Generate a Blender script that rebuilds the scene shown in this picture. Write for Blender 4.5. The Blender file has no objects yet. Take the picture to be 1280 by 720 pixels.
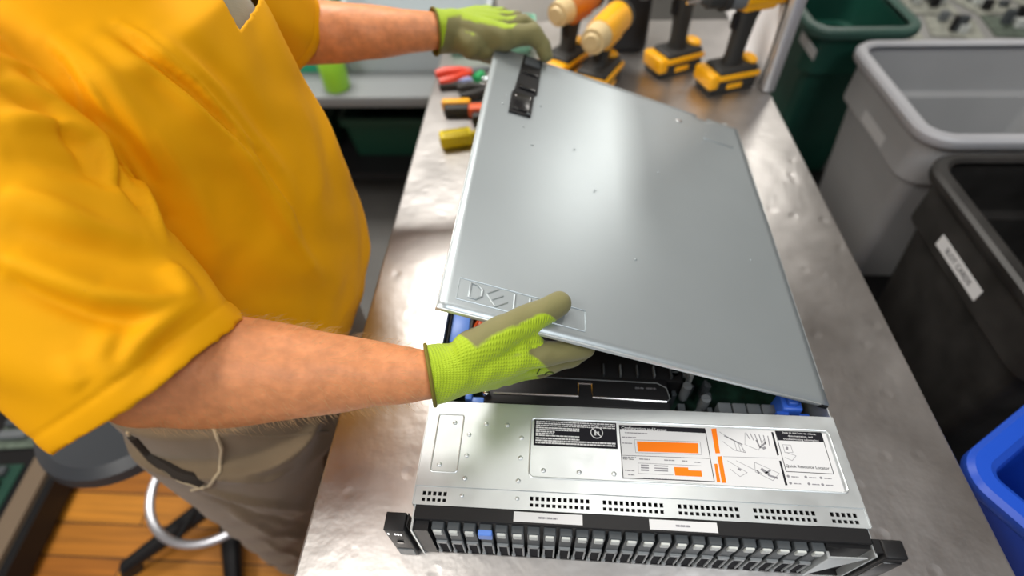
import bpy, bmesh, math, random
import numpy as np
from mathutils import Vector, Matrix, Euler
from mathutils.bvhtree import BVHTree
random.seed(7)
S = bpy.context.scene
COL = S.collection
TOP = 0.9                      # height of the work table; everything below is written relative to its top

# ------------------------------------------------------------------ camera model (1280 x 720)
FP, PITCH, YAW, ROLL = 662.65, .8625, .0878, -.0509
CAM = Vector((-.0922, -.1484, .6173))
CR = (Matrix.Rotation(YAW, 3, 'Z') @ Matrix.Rotation(math.pi/2-PITCH, 3, 'X') @ Matrix.Rotation(ROLL, 3, 'Z'))
def ray(px, py): return CR @ Vector(((px-640)/FP, -(py-360)/FP, -1))
def at(px, py, d): return CAM + ray(px, py)*d          # a point at a measured distance
def onz(px, py, z):
    r = ray(px, py); return CAM + r*((z-CAM.z)/r.z)
def onx(px, py, x):
    r = ray(px, py); return CAM + r*((x-CAM.x)/r.x)

# ------------------------------------------------------------------ materials
def srgb(r, g, b):
    f = lambda c: (c/255/12.92) if c/255 <= .04045 else ((c/255+.055)/1.055)**2.4
    return (f(r), f(g), f(b), 1)
MATS = {}
def mat(name, col, rough=.5, metal=0, bump=0, bscale=200, var=0, vscale=8, sss=0, coat=0, sheen=0, rvar=0, emit=None, spec=.5, stretch=None):
    if name in MATS: return MATS[name]
    m = bpy.data.materials.new(name); m.use_nodes = True
    nt = m.node_tree; b = nt.nodes['Principled BSDF']
    b.inputs['Base Color'].default_value = col; b.inputs['Roughness'].default_value = rough
    b.inputs['Metallic'].default_value = metal; b.inputs['Specular IOR Level'].default_value = spec
    if coat: b.inputs['Coat Weight'].default_value = coat
    if sheen: b.inputs['Sheen Weight'].default_value = sheen
    if sss:
        b.inputs['Subsurface Weight'].default_value = sss; b.inputs['Subsurface Radius'].default_value = (.012, .005, .003)
    tc = nt.nodes.new('ShaderNodeTexCoord'); src = tc.outputs['Object']
    if stretch:
        mp = nt.nodes.new('ShaderNodeMapping'); mp.inputs['Scale'].default_value = stretch
        nt.links.new(src, mp.inputs['Vector']); src = mp.outputs['Vector']
    if var or rvar:
        n = nt.nodes.new('ShaderNodeTexNoise'); n.inputs['Scale'].default_value = vscale; n.inputs['Detail'].default_value = 5
        nt.links.new(src, n.inputs['Vector'])
        if var:
            r = nt.nodes.new('ShaderNodeMapRange'); r.inputs['From Min'].default_value = .3; r.inputs['From Max'].default_value = .7
            r.inputs['To Min'].default_value = 1-var; r.inputs['To Max'].default_value = 1+var
            nt.links.new(n.outputs['Fac'], r.inputs['Value'])
            mx = nt.nodes.new('ShaderNodeVectorMath'); mx.operation = 'SCALE'; mx.inputs[0].default_value = col[:3]
            nt.links.new(r.outputs['Result'], mx.inputs['Scale']); nt.links.new(mx.outputs[0], b.inputs['Base Color'])
        if rvar:
            r = nt.nodes.new('ShaderNodeMapRange'); r.inputs['From Min'].default_value = .3; r.inputs['From Max'].default_value = .7
            r.inputs['To Min'].default_value = max(.02, rough-rvar); r.inputs['To Max'].default_value = rough+rvar
            nt.links.new(n.outputs['Fac'], r.inputs['Value']); nt.links.new(r.outputs['Result'], b.inputs['Roughness'])
    if bump:
        n = nt.nodes.new('ShaderNodeTexNoise'); n.inputs['Scale'].default_value = bscale; n.inputs['Detail'].default_value = 4
        nt.links.new(src, n.inputs['Vector'])
        bp = nt.nodes.new('ShaderNodeBump'); bp.inputs['Strength'].default_value = bump; bp.inputs['Distance'].default_value = .002
        nt.links.new(n.outputs['Fac'], bp.inputs['Height']); nt.links.new(bp.outputs['Normal'], b.inputs['Normal'])
    if emit:
        b.inputs['Emission Color'].default_value = emit[0]; b.inputs['Emission Strength'].default_value = emit[1]
    MATS[name] = m
    return m

def cloth_mat(name, col, thread=1400, strength=.25, rough=.75, sheen=.25, var=.06):
    m = mat(name, col, rough, bump=0, var=var, vscale=14, sheen=sheen)
    nt = m.node_tree; b = nt.nodes['Principled BSDF']
    tc = nt.nodes['Texture Coordinate']
    outs = []
    for d in ('X', 'Z'):
        w = nt.nodes.new('ShaderNodeTexWave'); w.bands_direction = d; w.inputs['Scale'].default_value = thread/6.28
        w.inputs['Distortion'].default_value = .6
        nt.links.new(tc.outputs['Object'], w.inputs['Vector']); outs.append(w)
    a = nt.nodes.new('ShaderNodeMath'); a.operation = 'MULTIPLY'
    nt.links.new(outs[0].outputs['Fac'], a.inputs[0]); nt.links.new(outs[1].outputs['Fac'], a.inputs[1])
    bp = nt.nodes.new('ShaderNodeBump'); bp.inputs['Strength'].default_value = strength; bp.inputs['Distance'].default_value = .0006
    nt.links.new(a.outputs[0], bp.inputs['Height']); nt.links.new(bp.outputs['Normal'], b.inputs['Normal'])
    return m

def steel_mat():
    m = mat('worktop_steel', (.62, .6, .585, 1), .3, 1)
    nt = m.node_tree; b = nt.nodes['Principled BSDF']; tc = nt.nodes['Texture Coordinate']
    L = nt.links
    n = nt.nodes.new('ShaderNodeTexNoise'); n.inputs['Scale'].default_value = 5; n.inputs['Detail'].default_value = 6
    L.new(tc.outputs['Object'], n.inputs['Vector'])
    r = nt.nodes.new('ShaderNodeMapRange'); r.inputs['From Min'].default_value = .3; r.inputs['From Max'].default_value = .72
    r.inputs['To Min'].default_value = .33; r.inputs['To Max'].default_value = .5
    L.new(n.outputs['Fac'], r.inputs['Value']); L.new(r.outputs['Result'], b.inputs['Roughness'])
    cr = nt.nodes.new('ShaderNodeMapRange'); cr.inputs['From Min'].default_value = .3; cr.inputs['From Max'].default_value = .7
    cr.inputs['To Min'].default_value = .88; cr.inputs['To Max'].default_value = 1.05
    n2 = nt.nodes.new('ShaderNodeTexNoise'); n2.inputs['Scale'].default_value = 16; n2.inputs['Detail'].default_value = 8
    L.new(tc.outputs['Object'], n2.inputs['Vector']); L.new(n2.outputs['Fac'], cr.inputs['Value'])
    sc = nt.nodes.new('ShaderNodeVectorMath'); sc.operation = 'SCALE'; sc.inputs[0].default_value = (.62, .6, .585)
    L.new(cr.outputs['Result'], sc.inputs['Scale']); L.new(sc.outputs[0], b.inputs['Base Color'])
    # shallow dents, broad waviness and fine scuffs
    v = nt.nodes.new('ShaderNodeTexVoronoi'); v.inputs['Scale'].default_value = 26; v.feature = 'SMOOTH_F1'
    nd = nt.nodes.new('ShaderNodeTexNoise'); nd.inputs['Scale'].default_value = 9
    L.new(tc.outputs['Object'], nd.inputs['Vector']); L.new(nd.outputs['Color'], v.inputs['Vector'])
    L.new(tc.outputs['Object'], v.inputs['Vector'])
    cl = nt.nodes.new('ShaderNodeMapRange'); cl.inputs['From Min'].default_value = .0; cl.inputs['From Max'].default_value = .22
    L.new(v.outputs['Distance'], cl.inputs['Value'])
    gate = nt.nodes.new('ShaderNodeMath'); gate.operation = 'GREATER_THAN'; gate.inputs[1].default_value = .5
    L.new(nd.outputs['Fac'], gate.inputs[0])
    mul = nt.nodes.new('ShaderNodeMath'); mul.operation = 'MULTIPLY'; L.new(cl.outputs['Result'], mul.inputs[0]); mul.inputs[1].default_value = .5
    n3 = nt.nodes.new('ShaderNodeTexNoise'); n3.inputs['Scale'].default_value = 30; n3.inputs['Detail'].default_value = 3
    L.new(tc.outputs['Object'], n3.inputs['Vector'])
    add = nt.nodes.new('ShaderNodeMath'); add.operation = 'ADD'; L.new(mul.outputs[0], add.inputs[0]); L.new(n3.outputs['Fac'], add.inputs[1])
    bp = nt.nodes.new('ShaderNodeBump'); bp.inputs['Strength'].default_value = .26; bp.inputs['Distance'].default_value = .004
    L.new(add.outputs[0], bp.inputs['Height']); L.new(bp.outputs['Normal'], b.inputs['Normal'])
    return m

def plank_mat():
    m = mat('floor_planks', srgb(176, 112, 28), .55)
    nt = m.node_tree; b = nt.nodes['Principled BSDF']; tc = nt.nodes['Texture Coordinate']; L = nt.links
    br = nt.nodes.new('ShaderNodeTexBrick'); br.inputs['Scale'].default_value = 1
    br.inputs['Brick Width'].default_value = 1.2; br.inputs['Row Height'].default_value = .085; br.inputs['Mortar Size'].default_value = .0025
    br.inputs['Color1'].default_value = srgb(196, 128, 36); br.inputs['Color2'].default_value = srgb(156, 92, 22); br.inputs['Mortar'].default_value = srgb(58, 34, 12)
    L.new(tc.outputs['Object'], br.inputs['Vector'])
    mp = nt.nodes.new('ShaderNodeMapping'); mp.inputs['Scale'].default_value = (3, 60, 1); L.new(tc.outputs['Object'], mp.inputs['Vector'])
    n = nt.nodes.new('ShaderNodeTexNoise'); n.inputs['Scale'].default_value = 1; n.inputs['Detail'].default_value = 5; L.new(mp.outputs[0], n.inputs['Vector'])
    mr = nt.nodes.new('ShaderNodeMapRange'); mr.inputs['From Min'].default_value = .3; mr.inputs['From Max'].default_value = .7; mr.inputs['To Min'].default_value = .65; mr.inputs['To Max'].default_value = 1.15
    L.new(n.outputs['Fac'], mr.inputs['Value'])
    s = nt.nodes.new('ShaderNodeVectorMath'); s.operation = 'SCALE'; L.new(br.outputs['Color'], s.inputs[0]); L.new(mr.outputs[0], s.inputs['Scale'])
    L.new(s.outputs[0], b.inputs['Base Color'])
    return m

def glove_mat():
    m = mat('knit_glove', srgb(170, 196, 12), .7, sheen=.2)
    nt = m.node_tree; b = nt.nodes['Principled BSDF']; L = nt.links
    a = nt.nodes.new('ShaderNodeAttribute'); a.attribute_name = 'coating'
    h = nt.nodes.new('ShaderNodeAttribute'); h.attribute_name = 'knit'
    mp = nt.nodes.new('ShaderNodeMix'); mp.data_type = 'RGBA'
    mp.inputs['A'].default_value = srgb(166, 194, 12); mp.inputs['B'].default_value = srgb(122, 118, 72)
    tn = nt.nodes.new('ShaderNodeTexNoise'); tn.inputs['Scale'].default_value = 60
    tc = nt.nodes['Texture Coordinate']; L.new(tc.outputs['Object'], tn.inputs['Vector'])
    ad = nt.nodes.new('ShaderNodeMath'); ad.operation = 'ADD'
    sb = nt.nodes.new('ShaderNodeMath'); sb.operation = 'MULTIPLY_ADD'; sb.inputs[1].default_value = .5; sb.inputs[2].default_value = -.25
    L.new(tn.outputs['Fac'], sb.inputs[0]); L.new(sb.outputs[0], ad.inputs[0]); L.new(a.outputs['Fac'], ad.inputs[1])
    r = nt.nodes.new('ShaderNodeMapRange'); r.inputs['From Min'].default_value = .38; r.inputs['From Max'].default_value = .62
    L.new(ad.outputs[0], r.inputs['Value']); L.new(r.outputs[0], mp.inputs['Factor']); L.new(mp.outputs['Result'], b.inputs['Base Color'])
    ws = []
    for d in ('X', 'Y'):
        w = nt.nodes.new('ShaderNodeTexWave'); w.bands_direction = d; w.inputs['Scale'].default_value = 110; w.inputs['Distortion'].default_value = .4
        L.new(h.outputs['Vector'], w.inputs['Vector']); ws.append(w)
    mul = nt.nodes.new('ShaderNodeMath'); mul.operation = 'MULTIPLY'; L.new(ws[0].outputs['Fac'], mul.inputs[0]); L.new(ws[1].outputs['Fac'], mul.inputs[1])
    inv = nt.nodes.new('ShaderNodeMath'); inv.operation = 'SUBTRACT'; inv.inputs[0].default_value = 1; L.new(r.outputs[0], inv.inputs[1])
    mul2 = nt.nodes.new('ShaderNodeMath'); mul2.operation = 'MULTIPLY'; L.new(mul.outputs[0], mul2.inputs[0]); L.new(inv.outputs[0], mul2.inputs[1])
    bp = nt.nodes.new('ShaderNodeBump'); bp.inputs['Strength'].default_value = .6; bp.inputs['Distance'].default_value = .0012
    L.new(mul2.outputs[0], bp.inputs['Height']); L.new(bp.outputs['Normal'], b.inputs['Normal'])
    return m

# ------------------------------------------------------------------ mesh helpers
class MB:
    def __init__(s): s.bm = bmesh.new()
    def box(s, a, b, bev=0, seg=2, M=None):
        t = bmesh.new(); bmesh.ops.create_cube(t, size=1)
        a, b = Vector(a), Vector(b)
        for v in t.verts: v.co = Vector([(a[i]+b[i])/2 + v.co[i]*(b[i]-a[i]) for i in range(3)])
        if bev: bmesh.ops.bevel(t, geom=t.edges[:], offset=bev, segments=seg, affect='EDGES', profile=.5)
        s.join(t, M); return s
    def join(s, t, M=None):
        if M is not None: bmesh.ops.transform(t, matrix=M, verts=t.verts)
        me = bpy.data.meshes.new('tmp'); t.to_mesh(me); t.free(); s.bm.from_mesh(me); bpy.data.meshes.remove(me)
    def frustum(s, p, q, r0, r1, n=24, caps=True):
        p, q = Vector(p), Vector(q); d = q-p
        t = bmesh.new(); bmesh.ops.create_cone(t, cap_ends=caps, segments=n, radius1=r0, radius2=r1, depth=d.length)
        s.join(t, Matrix.Translation((p+q)/2) @ d.to_track_quat('Z', 'Y').to_matrix().to_4x4()); return s
    def sphere(s, c, r, sub=3, M=None):
        t = bmesh.new(); bmesh.ops.create_icosphere(t, subdivisions=sub, radius=1)
        rr = r if hasattr(r, '__len__') else (r, r, r)
        for v in t.verts: v.co = Vector((v.co.x*rr[0], v.co.y*rr[1], v.co.z*rr[2]))
        s.join(t, Matrix.Translation(c) @ (M.to_4x4() if M is not None else Matrix.Identity(4))); return s
    def chain(s, pts, rad, sub=3):
        for i, p in enumerate(pts): s.sphere(p, rad[i], sub)
        for i in range(len(pts)-1): s.frustum(pts[i], pts[i+1], rad[i], rad[i+1], 28)
        return s
    def loft(s, rings, cap=True):
        vs = [[s.bm.verts.new(p) for p in r] for r in rings]; n = len(rings[0])
        for i in range(len(vs)-1):
            for k in range(n): s.bm.faces.new((vs[i][k], vs[i][(k+1) % n], vs[i+1][(k+1) % n], vs[i+1][k]))
        if cap: s.bm.faces.new(vs[0][::-1]); s.bm.faces.new(vs[-1])
        return s
    def prism(s, poly, z0, z1):
        s.loft([[Vector((p[0], p[1], z0)) for p in poly], [Vector((p[0], p[1], z1)) for p in poly]]); return s
    def tube(s, pts, r, n=10, closed=False, cap=True):
        pts = [Vector(p) for p in pts]; rings = []
        N = len(pts); up = Vector((0, 0, 1)); prev = None
        for i, p in enumerate(pts):
            d = (pts[(i+1) % N]-pts[i-1]) if closed else (pts[min(i+1, N-1)]-pts[max(i-1, 0)])
            d.normalize()
            a = prev if prev is not None else (up if abs(d.z) < .9 else Vector((1, 0, 0)))
            u = (a - d*a.dot(d)).normalized(); w = d.cross(u); prev = u
            rr = r[i] if hasattr(r, '__len__') else r
            rings.append([p+(u*math.cos(t)+w*math.sin(t))*rr for t in [2*math.pi*k/n for k in range(n)]])
        if closed: rings.append(rings[0]); s.loft(rings, False); bmesh.ops.remove_doubles(s.bm, verts=s.bm.verts, dist=1e-6)
        else: s.loft(rings, cap)
        return s
    def mesh(s, name, smooth=True, angle=35):
        bmesh.ops.recalc_face_normals(s.bm, faces=s.bm.faces)
        me = bpy.data.meshes.new(name); s.bm.to_mesh(me); s.bm.free()
        if smooth:
            me.polygons.foreach_set('use_smooth', [True]*len(me.polygons))
            me.set_sharp_from_angle(angle=math.radians(angle))
        return me

def link(name, me, m, parent=None, label=None, local=False):
    o = bpy.data.objects.new(name, me); COL.objects.link(o)
    if m is not None and hasattr(me, 'materials'): me.materials.append(m)
    if parent is not None:
        if not local: me.transform(wm(parent).inverted())
        o.parent = parent
    if label: o['label'] = label
    return o
def wm(o):
    m = Matrix.Translation(o.location) @ o.rotation_euler.to_matrix().to_4x4()
    return wm(o.parent) @ m if o.parent else m
def thing(name, label, cat, loc=(0, 0, 0), rot=(0, 0, 0), group=None):
    o = bpy.data.objects.new(name, None); COL.objects.link(o); o.location = loc; o.rotation_euler = rot
    o.empty_display_size = .05; o['label'] = label; o['category'] = cat
    if group: o['group'] = group
    return o
def tag(o, label, cat, group=None):
    o['label'] = label; o['category'] = cat
    if group: o['group'] = group
    return o
def struct(name, me, m):
    o = link(name, me, m); o['kind'] = 'structure'; return o
def evalmesh(me, mods):
    o = bpy.data.objects.new('t', me); COL.objects.link(o)
    for kind, kw in mods:
        md = o.modifiers.new(kind, kind)
        for k, v in kw.items(): setattr(md, k, v)
    dg = bpy.context.evaluated_depsgraph_get(); dg.update()
    out = bpy.data.meshes.new_from_object(o.evaluated_get(dg), depsgraph=dg)
    bpy.data.objects.remove(o); bpy.data.meshes.remove(me)
    out.polygons.foreach_set('use_smooth', [True]*len(out.polygons))
    return out
def fuse(mb, voxel, smooth=6, factor=.5, name='fused'):
    me = mb.mesh(name, False)
    return evalmesh(me, [('REMESH', dict(mode='VOXEL', voxel_size=voxel)), ('SMOOTH', dict(factor=factor, iterations=smooth))])
def verts_np(me):
    a = np.empty(len(me.vertices)*3); me.vertices.foreach_get('co', a); return a.reshape(-1, 3)
def norms_np(me):
    a = np.empty(len(me.vertices)*3); me.vertex_normals.foreach_get('vector', a); return a.reshape(-1, 3)
def set_np(me, v): me.vertices.foreach_set('co', v.ravel()); me.update()
def seg_dist(P, a, b):
    a, b = np.array(a), np.array(b); d = b-a
    t = np.clip(((P-a)@d)/(d@d), 0, 1); return np.linalg.norm(P-(a+t[:, None]*d), axis=1), t
def poly_dist(P, pts):
    best = np.full(len(P), 9.); par = np.zeros(len(P)); n = len(pts)-1
    for i in range(n):
        d, t = seg_dist(P, pts[i], pts[i+1]); k = d < best; best[k] = d[k]; par[k] = ((i+t)/n)[k]
    return best, par
def smoothstep(a, b, x):
    t = np.clip((x-a)/(b-a), 0, 1); return t*t*(3-2*t)
def text_mesh(s, size, extr=.0001, align='LEFT', bold=0):
    c = bpy.data.curves.new('t', 'FONT'); c.body = s; c.size = size; c.extrude = extr; c.align_x = align; c.align_y = 'CENTER'; c.offset = bold
    c.resolution_u = 3
    o = bpy.data.objects.new('t', c); COL.objects.link(o)
    dg = bpy.context.evaluated_depsgraph_get(); dg.update()
    me = bpy.data.meshes.new_from_object(o.evaluated_get(dg), depsgraph=dg)
    bpy.data.objects.remove(o); bpy.data.curves.remove(c); me.materials.clear()
    return me
def text_on(name, s, size, origin, ux, uy, m, parent, align='LEFT', bold=0, label=None):
    me = text_mesh(s, size, align=align, bold=bold)
    ux = Vector(ux).normalized(); uz = ux.cross(Vector(uy)).normalized(); uy = uz.cross(ux)
    M = Matrix.Translation(origin) @ Matrix((ux, uy, uz)).transposed().to_4x4()
    me.transform(M)
    return link(name, me, m, parent, label)
def rrect(cx, cy, hx, hy, r, z, n=6):
    out = []
    for sx, sy, a0 in ((1, 1, 0), (-1, 1, 90), (-1, -1, 180), (1, -1, 270)):
        for k in range(n+1):
            a = math.radians(a0+90*k/n); out.append(Vector((cx+sx*(hx-r)+r*math.cos(a), cy+sy*(hy-r)+r*math.sin(a), z)))
    return out

# common materials
STEEL = steel_mat()
SHEET = mat('zinc_sheet', (.62, .66, .67, 1), .40, .7, rvar=.06, vscale=30, var=.03)
LIDM = mat('lid_sheet', (.43, .48, .50, 1), .37, .62, var=.03, vscale=6, bump=.05, bscale=7)
BLACKP = mat('black_plastic', (.010, .010, .011, 1), .45, bump=.06, bscale=900, spec=.3)
BLACKG = mat('black_gloss', (.01, .01, .011, 1), .25)
DARKG = mat('dark_grey_plastic', (.06, .07, .077, 1), .5)
MIDG = mat('grey_plastic', (.14, .155, .165, 1), .42)
HNDL = mat('handle_grey', (.25, .27, .28, 1), .42)
PALEG = mat('pale_grey_plastic', (.55, .58, .56, 1), .45)
WHITE = mat('white_sticker', (.64, .65, .66, 1), .6, spec=.2)
INK = mat('black_ink', (.012, .012, .016, 1), .7, spec=.15)
GREYINK = mat('grey_ink', (.22, .22, .24, 1), .6)
ORANGE = mat('orange_ink', (.85, .19, .004, 1), .6, spec=.2)
BLUEP = mat('blue_plastic', (.035, .13, .62, 1), .4)
BLUEL = mat('light_blue_plastic', (.12, .27, .78, 1), .4)
CHROME = mat('bright_metal', (.8, .8, .8, 1), .2, 1)
PCB = mat('circuit_board_green', (.008, .035, .022, 1), .5, var=.4, vscale=90)
YEL = mat('tool_yellow', srgb(250, 178, 8), .4)
RED = mat('tool_red', srgb(214, 60, 30), .4)
ORG = mat('tool_orange', srgb(226, 92, 40), .45)
GRN = mat('tool_green', srgb(30, 160, 90), .45)
RUB = mat('tool_rubber', (.022, .022, .02, 1), .6, bump=.2, bscale=500)

# ------------------------------------------------------------------ the work table
TX0, TX1, TY0, TY1 = -.3514, .3954, -.42, 1.32
t = thing('work_table', 'long stainless steel work table with dented top under the open server', 'table', (.022, .45, -.9))
mb = MB(); mb.box((TX0, TY0, -.04), (TX1, TY1, 0), .004, 3)
link('tabletop', mb.mesh('m'), STEEL, t)
for x in (TX0+.05, TX1-.05):
    for y in (TY0+.06, TY1-.06):
        mb = MB(); mb.frustum((x, y, -.88), (x, y, -.04), .02, .02); mb.frustum((x, y, -.9), (x, y, -.87), .027, .024)
        link('leg', mb.mesh('m'), STEEL, t)
mb = MB(); mb.box((TX0+.04, TY0+.05, -.66), (TX1-.04, TY1-.05, -.635), .004)
link('undershelf', mb.mesh('m'), STEEL, t)

# ------------------------------------------------------------------ the server
SR = -.014
sv = thing('rack_server', 'open rack server with grey front cover and black drive bays on steel table', 'server', (0, 0, 0), (0, 0, SR))
HZ = .0868; W2 = .217; YB = .1335; YR = .70
def SP(px, py, z=HZ):               # a point of the photograph on the cover plane, in the server's own axes
    p = onz(px, py, z); return Matrix.Rotation(-SR, 3, 'Z') @ p
def sp(name, mb, m, parent=sv, label=None, smooth=True): return link(name, mb.mesh(name, smooth), m, parent, label, True)
mb = MB()
mb.box((-W2, .022, .001), (W2, YR, .003))
for s_ in (-1, 1): mb.box((s_*W2-.0006, .022, .001), (s_*W2+.0006, YR, .0835 if True else 0))
mb.box((-W2, YR-.002, .001), (W2, YR, .083))
sp('chassis', mb, SHEET)
# front cover with a raised service area and pressed panels
YS = .0385
mb = MB(); mb.box((-W2, YS, HZ-.0012), (W2, YB, HZ), .0004, 1)
for s_ in (-1, 1): mb.box((s_*W2-.0007, YS-.017, .05), (s_*W2+.0007, YB, HZ-.0005))
cover = sp('front_cover', mb, SHEET)
def outline(poly, w, h):
    m_ = MB(); pts = [Vector((p[0], p[1], HZ)) for p in poly]
    m_.tube(pts, w, 6, closed=True)
    for v in m_.bm.verts: v.co.z = HZ+(v.co.z-HZ)*h/w
    return m_
def corner_poly(a, b, r=.004):
    return [(p.x, p.y) for p in rrect((a[0]+b[0])/2, (a[1]+b[1])/2, abs(b[0]-a[0])/2, abs(b[1]-a[1])/2, r, 0, 4)]
pa, pb = SP(542, 519), SP(575, 592)
mb = outline(corner_poly((-.2045, .0535), (-.177, .1175), .003), .0008, .0007); sp('pressed_panel', mb, SHEET, cover)
mb = outline(corner_poly((-.1035, .0525), (.2075, .1175), .005), .001, .0009); sp('pressed_panel', mb, SHEET, cover)
for x, y in [(-.186, .11), (-.152, .11), (-.129, .11), (-.169, .097), (-.113, .096), (-.169, .074), (-.113, .074), (-.196, .063), (-.089, .062), (-.053, .062), (-.018, .062), (-.168, .05), (-.114, .05)]:
    y -= x*SR*-1*0
    mb = MB(); mb.sphere((x, y-.002, HZ), (.0026, .0026, .0011), 2); rv = sp('rivet', mb, SHEET, cover)
# perforated strip in front of it, a hair lower
holes = []
ys = [(.0225+.0015, .0272), (.0298, .0338)]
for x0, x1, n in ((-.2085, -.184, 5), (-.1015, -.043, 11), (-.0305, .028, 11), (.0415, .099, 11), (.1125, .170, 11), (.1835, .208, 5)):
    p = (x1-x0)/(n-.3)
    for k in range(n): holes.append((x0+k*p, x0+k*p+.0033))
xs = [-W2]+[v for h in holes for v in h]+[W2]
yy = [.0205, ys[0][0], ys[0][1], ys[1][0], ys[1][1], YS+.001]
mb = MB(); z = HZ-.0011
grid = [[mb.bm.verts.new((x, y, z)) for x in xs] for y in yy]
for j in range(len(yy)-1):
    for i in range(len(xs)-1):
        if j in (1, 3) and i % 2 == 1: continue
        mb.bm.faces.new((grid[j][i], grid[j][i+1], grid[j+1][i+1], grid[j+1][i]))
vs = sp('vent_strip', mb, SHEET, smooth=False); md = vs.modifiers.new('thick', 'SOLIDIFY'); md.thickness = .001; md.offset = -1
for x in (-.169, -.114):
    mb = MB(); mb.sphere((x, .031, z), (.0022, .0022, .001), 2); sp('rivet', mb, SHEET, vs)
mb = MB(); mb.box((-W2+.002, .021, .02), (W2-.002, YB-.004, HZ-.006)); sp('drive_cage', mb, BLACKP)
# black bezel strip with two paper tags
mb = MB(); mb.box((-.2135, .0068, .0805), (.2135, .0203, HZ-.001), .0006, 1); bez = sp('bezel_strip', mb, BLACKP)
for s_ in (-1, 1):
    mb = MB(); mb.box((s_*.2145-.001, -.003, .0), (s_*.2145+.001, .021, HZ-.004)); sp('bezel_rail', mb, SHEET, bez)
mb = MB(); mb.box((-.1165, .0092, HZ-.001), (-.0505, .0185, HZ-.0006)); a = sp('paper_tag', mb, WHITE, bez)
mb = MB(); mb.box((.0125, .009, HZ-.001), (.0755, .0182, HZ-.0006)); b = sp('paper_tag', mb, WHITE, bez)
def dashes(mb, x0, x1, y, h, z, seed, gap=.0008):
    r = random.Random(seed); x = x0
    while x < x1:
        w = min(r.uniform(.0012, .0045), x1-x); mb.box((x, y-h/2, z), (x+w, y+h/2, z+.00012)); x += w+gap
for (x0, x1, y, par) in ((-.0925, -.0745, .0138, a), (.037, .0505, .0135, b)):
    mb = MB(); dashes(mb, x0, x1, y, .0018, HZ-.0006, int(abs(x0)*9999), .0005); sp('print', mb, GREYINK, par, smooth=False)
# drive bay frame and 24 carriers
mb = MB(); mb.box((-.2135, .008, .0), (.2135, .021, .0805)); mb.box((-.2135, -.001, .0), (.2135, .02, .004))
mb.box((-.2135, -.002, .004), (-.199, .02, .080)); mb.box((.174, .004, .004), (.2135, .02, .080))
sp('bay_frame', mb, BLACKP)
PIT = (.167+.190)/23
def carrier_parts(blue):
    w = .0120
    body = MB(); body.box((-w/2, .0, .006), (w/2, .012, .0795), .0008, 1)
    btn = MB()
    if blue: btn.box((-.0068, -.0035, .067), (.0068, .002, .0805), .0008, 1)
    else: btn.box((-.0042, -.0022, .069), (.0042, .002, .0785), .0006, 1)
    hd = MB()
    hd.box((-w/2, -.002, .008), (-.0042, .001, .044), .0006, 1); hd.box((.0042, -.002, .008), (w/2, .001, .044), .0006, 1)
    hd.box((-w/2, -.002, .038), (w/2, .001, .044), .0006, 1); hd.box((-w/2-.0012, -.003, .007), (-.0035, .001, .014), .0006, 1)
    rc = MB(); rc.box((-.0042, -.0004, .004), (.0042, .0006, .038))
    return [('carrier_body', body, DARKG), ('release_button', btn, BLUEL if blue else PALEG), ('handle', hd, HNDL), ('recess', rc, INK)]
proto = {}
for i in range(24):
    x = -.190+i*PIT; blue = i == 3
    if blue not in proto: proto[blue] = [(n, m_.mesh(n), mt) for n, m_, mt in carrier_parts(blue)]
    root = None
    for n, me, mt in proto[blue]:
        if not me.materials: me.materials.append(mt)
        o = bpy.data.objects.new('drive_carrier' if root is None else n, me); COL.objects.link(o)
        if root is None: o.parent = sv; o.location = (x, 0, 0); root = o
        else: o.parent = root
        if n == 'release_button' and blue: o['label'] = 'blue release button'
# metal gusset at the right end and a scrap of film
mb = MB(); mb.loft([[Vector((.176, y, .0745)), Vector((.2095, y, .0765)), Vector((.1795, y, .012))] for y in (-.0035, -.0025)]); mb.box((.1745, -.005, .01), (.1775, .002, .075), .0005, 1)
sp('gusset_plate', mb, SHEET)
# rack ears
def ear(sx):
    e = MB(); x0, x1 = sorted((sx*.2205, sx*.2405))
    e.box((x0, -.0052, .001), (x1, .0118, HZ), .0022 if sx > 0 else .001, 3)
    e.box((sx*.2165-.002, .0, .001), (sx*.2165+.004*sx+.001, .0118, HZ-.002))
    return sp('rack_ear', e, BLACKP)
el = ear(-1); er = ear(1)
mb = MB()
for i, x in enumerate((-.2385, -.2318, -.2292, -.2264)): mb.box((x, -.0058, .073-i*.0006), (x+.0018, -.005, .0775-i*.0006), .0002, 1)
sp('status_light', mb, mat('led_white', (.9, .9, .9, 1), .4, emit=((1, 1, 1, 1), .6)), el, 'row of small white status marks')
mb = MB(); mb.frustum((-.2305, -.0064, .049), (-.2305, -.005, .049), .0035, .0035); sp('power_button', mb, BLACKG, el)
mb = MB(); mb.box((-.2393, -.006, .003), (-.2217, -.0045, .024), .0005, 1); sp('ear_plate', mb, MIDG, el)
mb = MB(); mb.box((.222, -.0065, .018), (.239, -.0045, .076), .001, 2); sp('ear_plate', mb, BLACKG, er)
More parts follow.
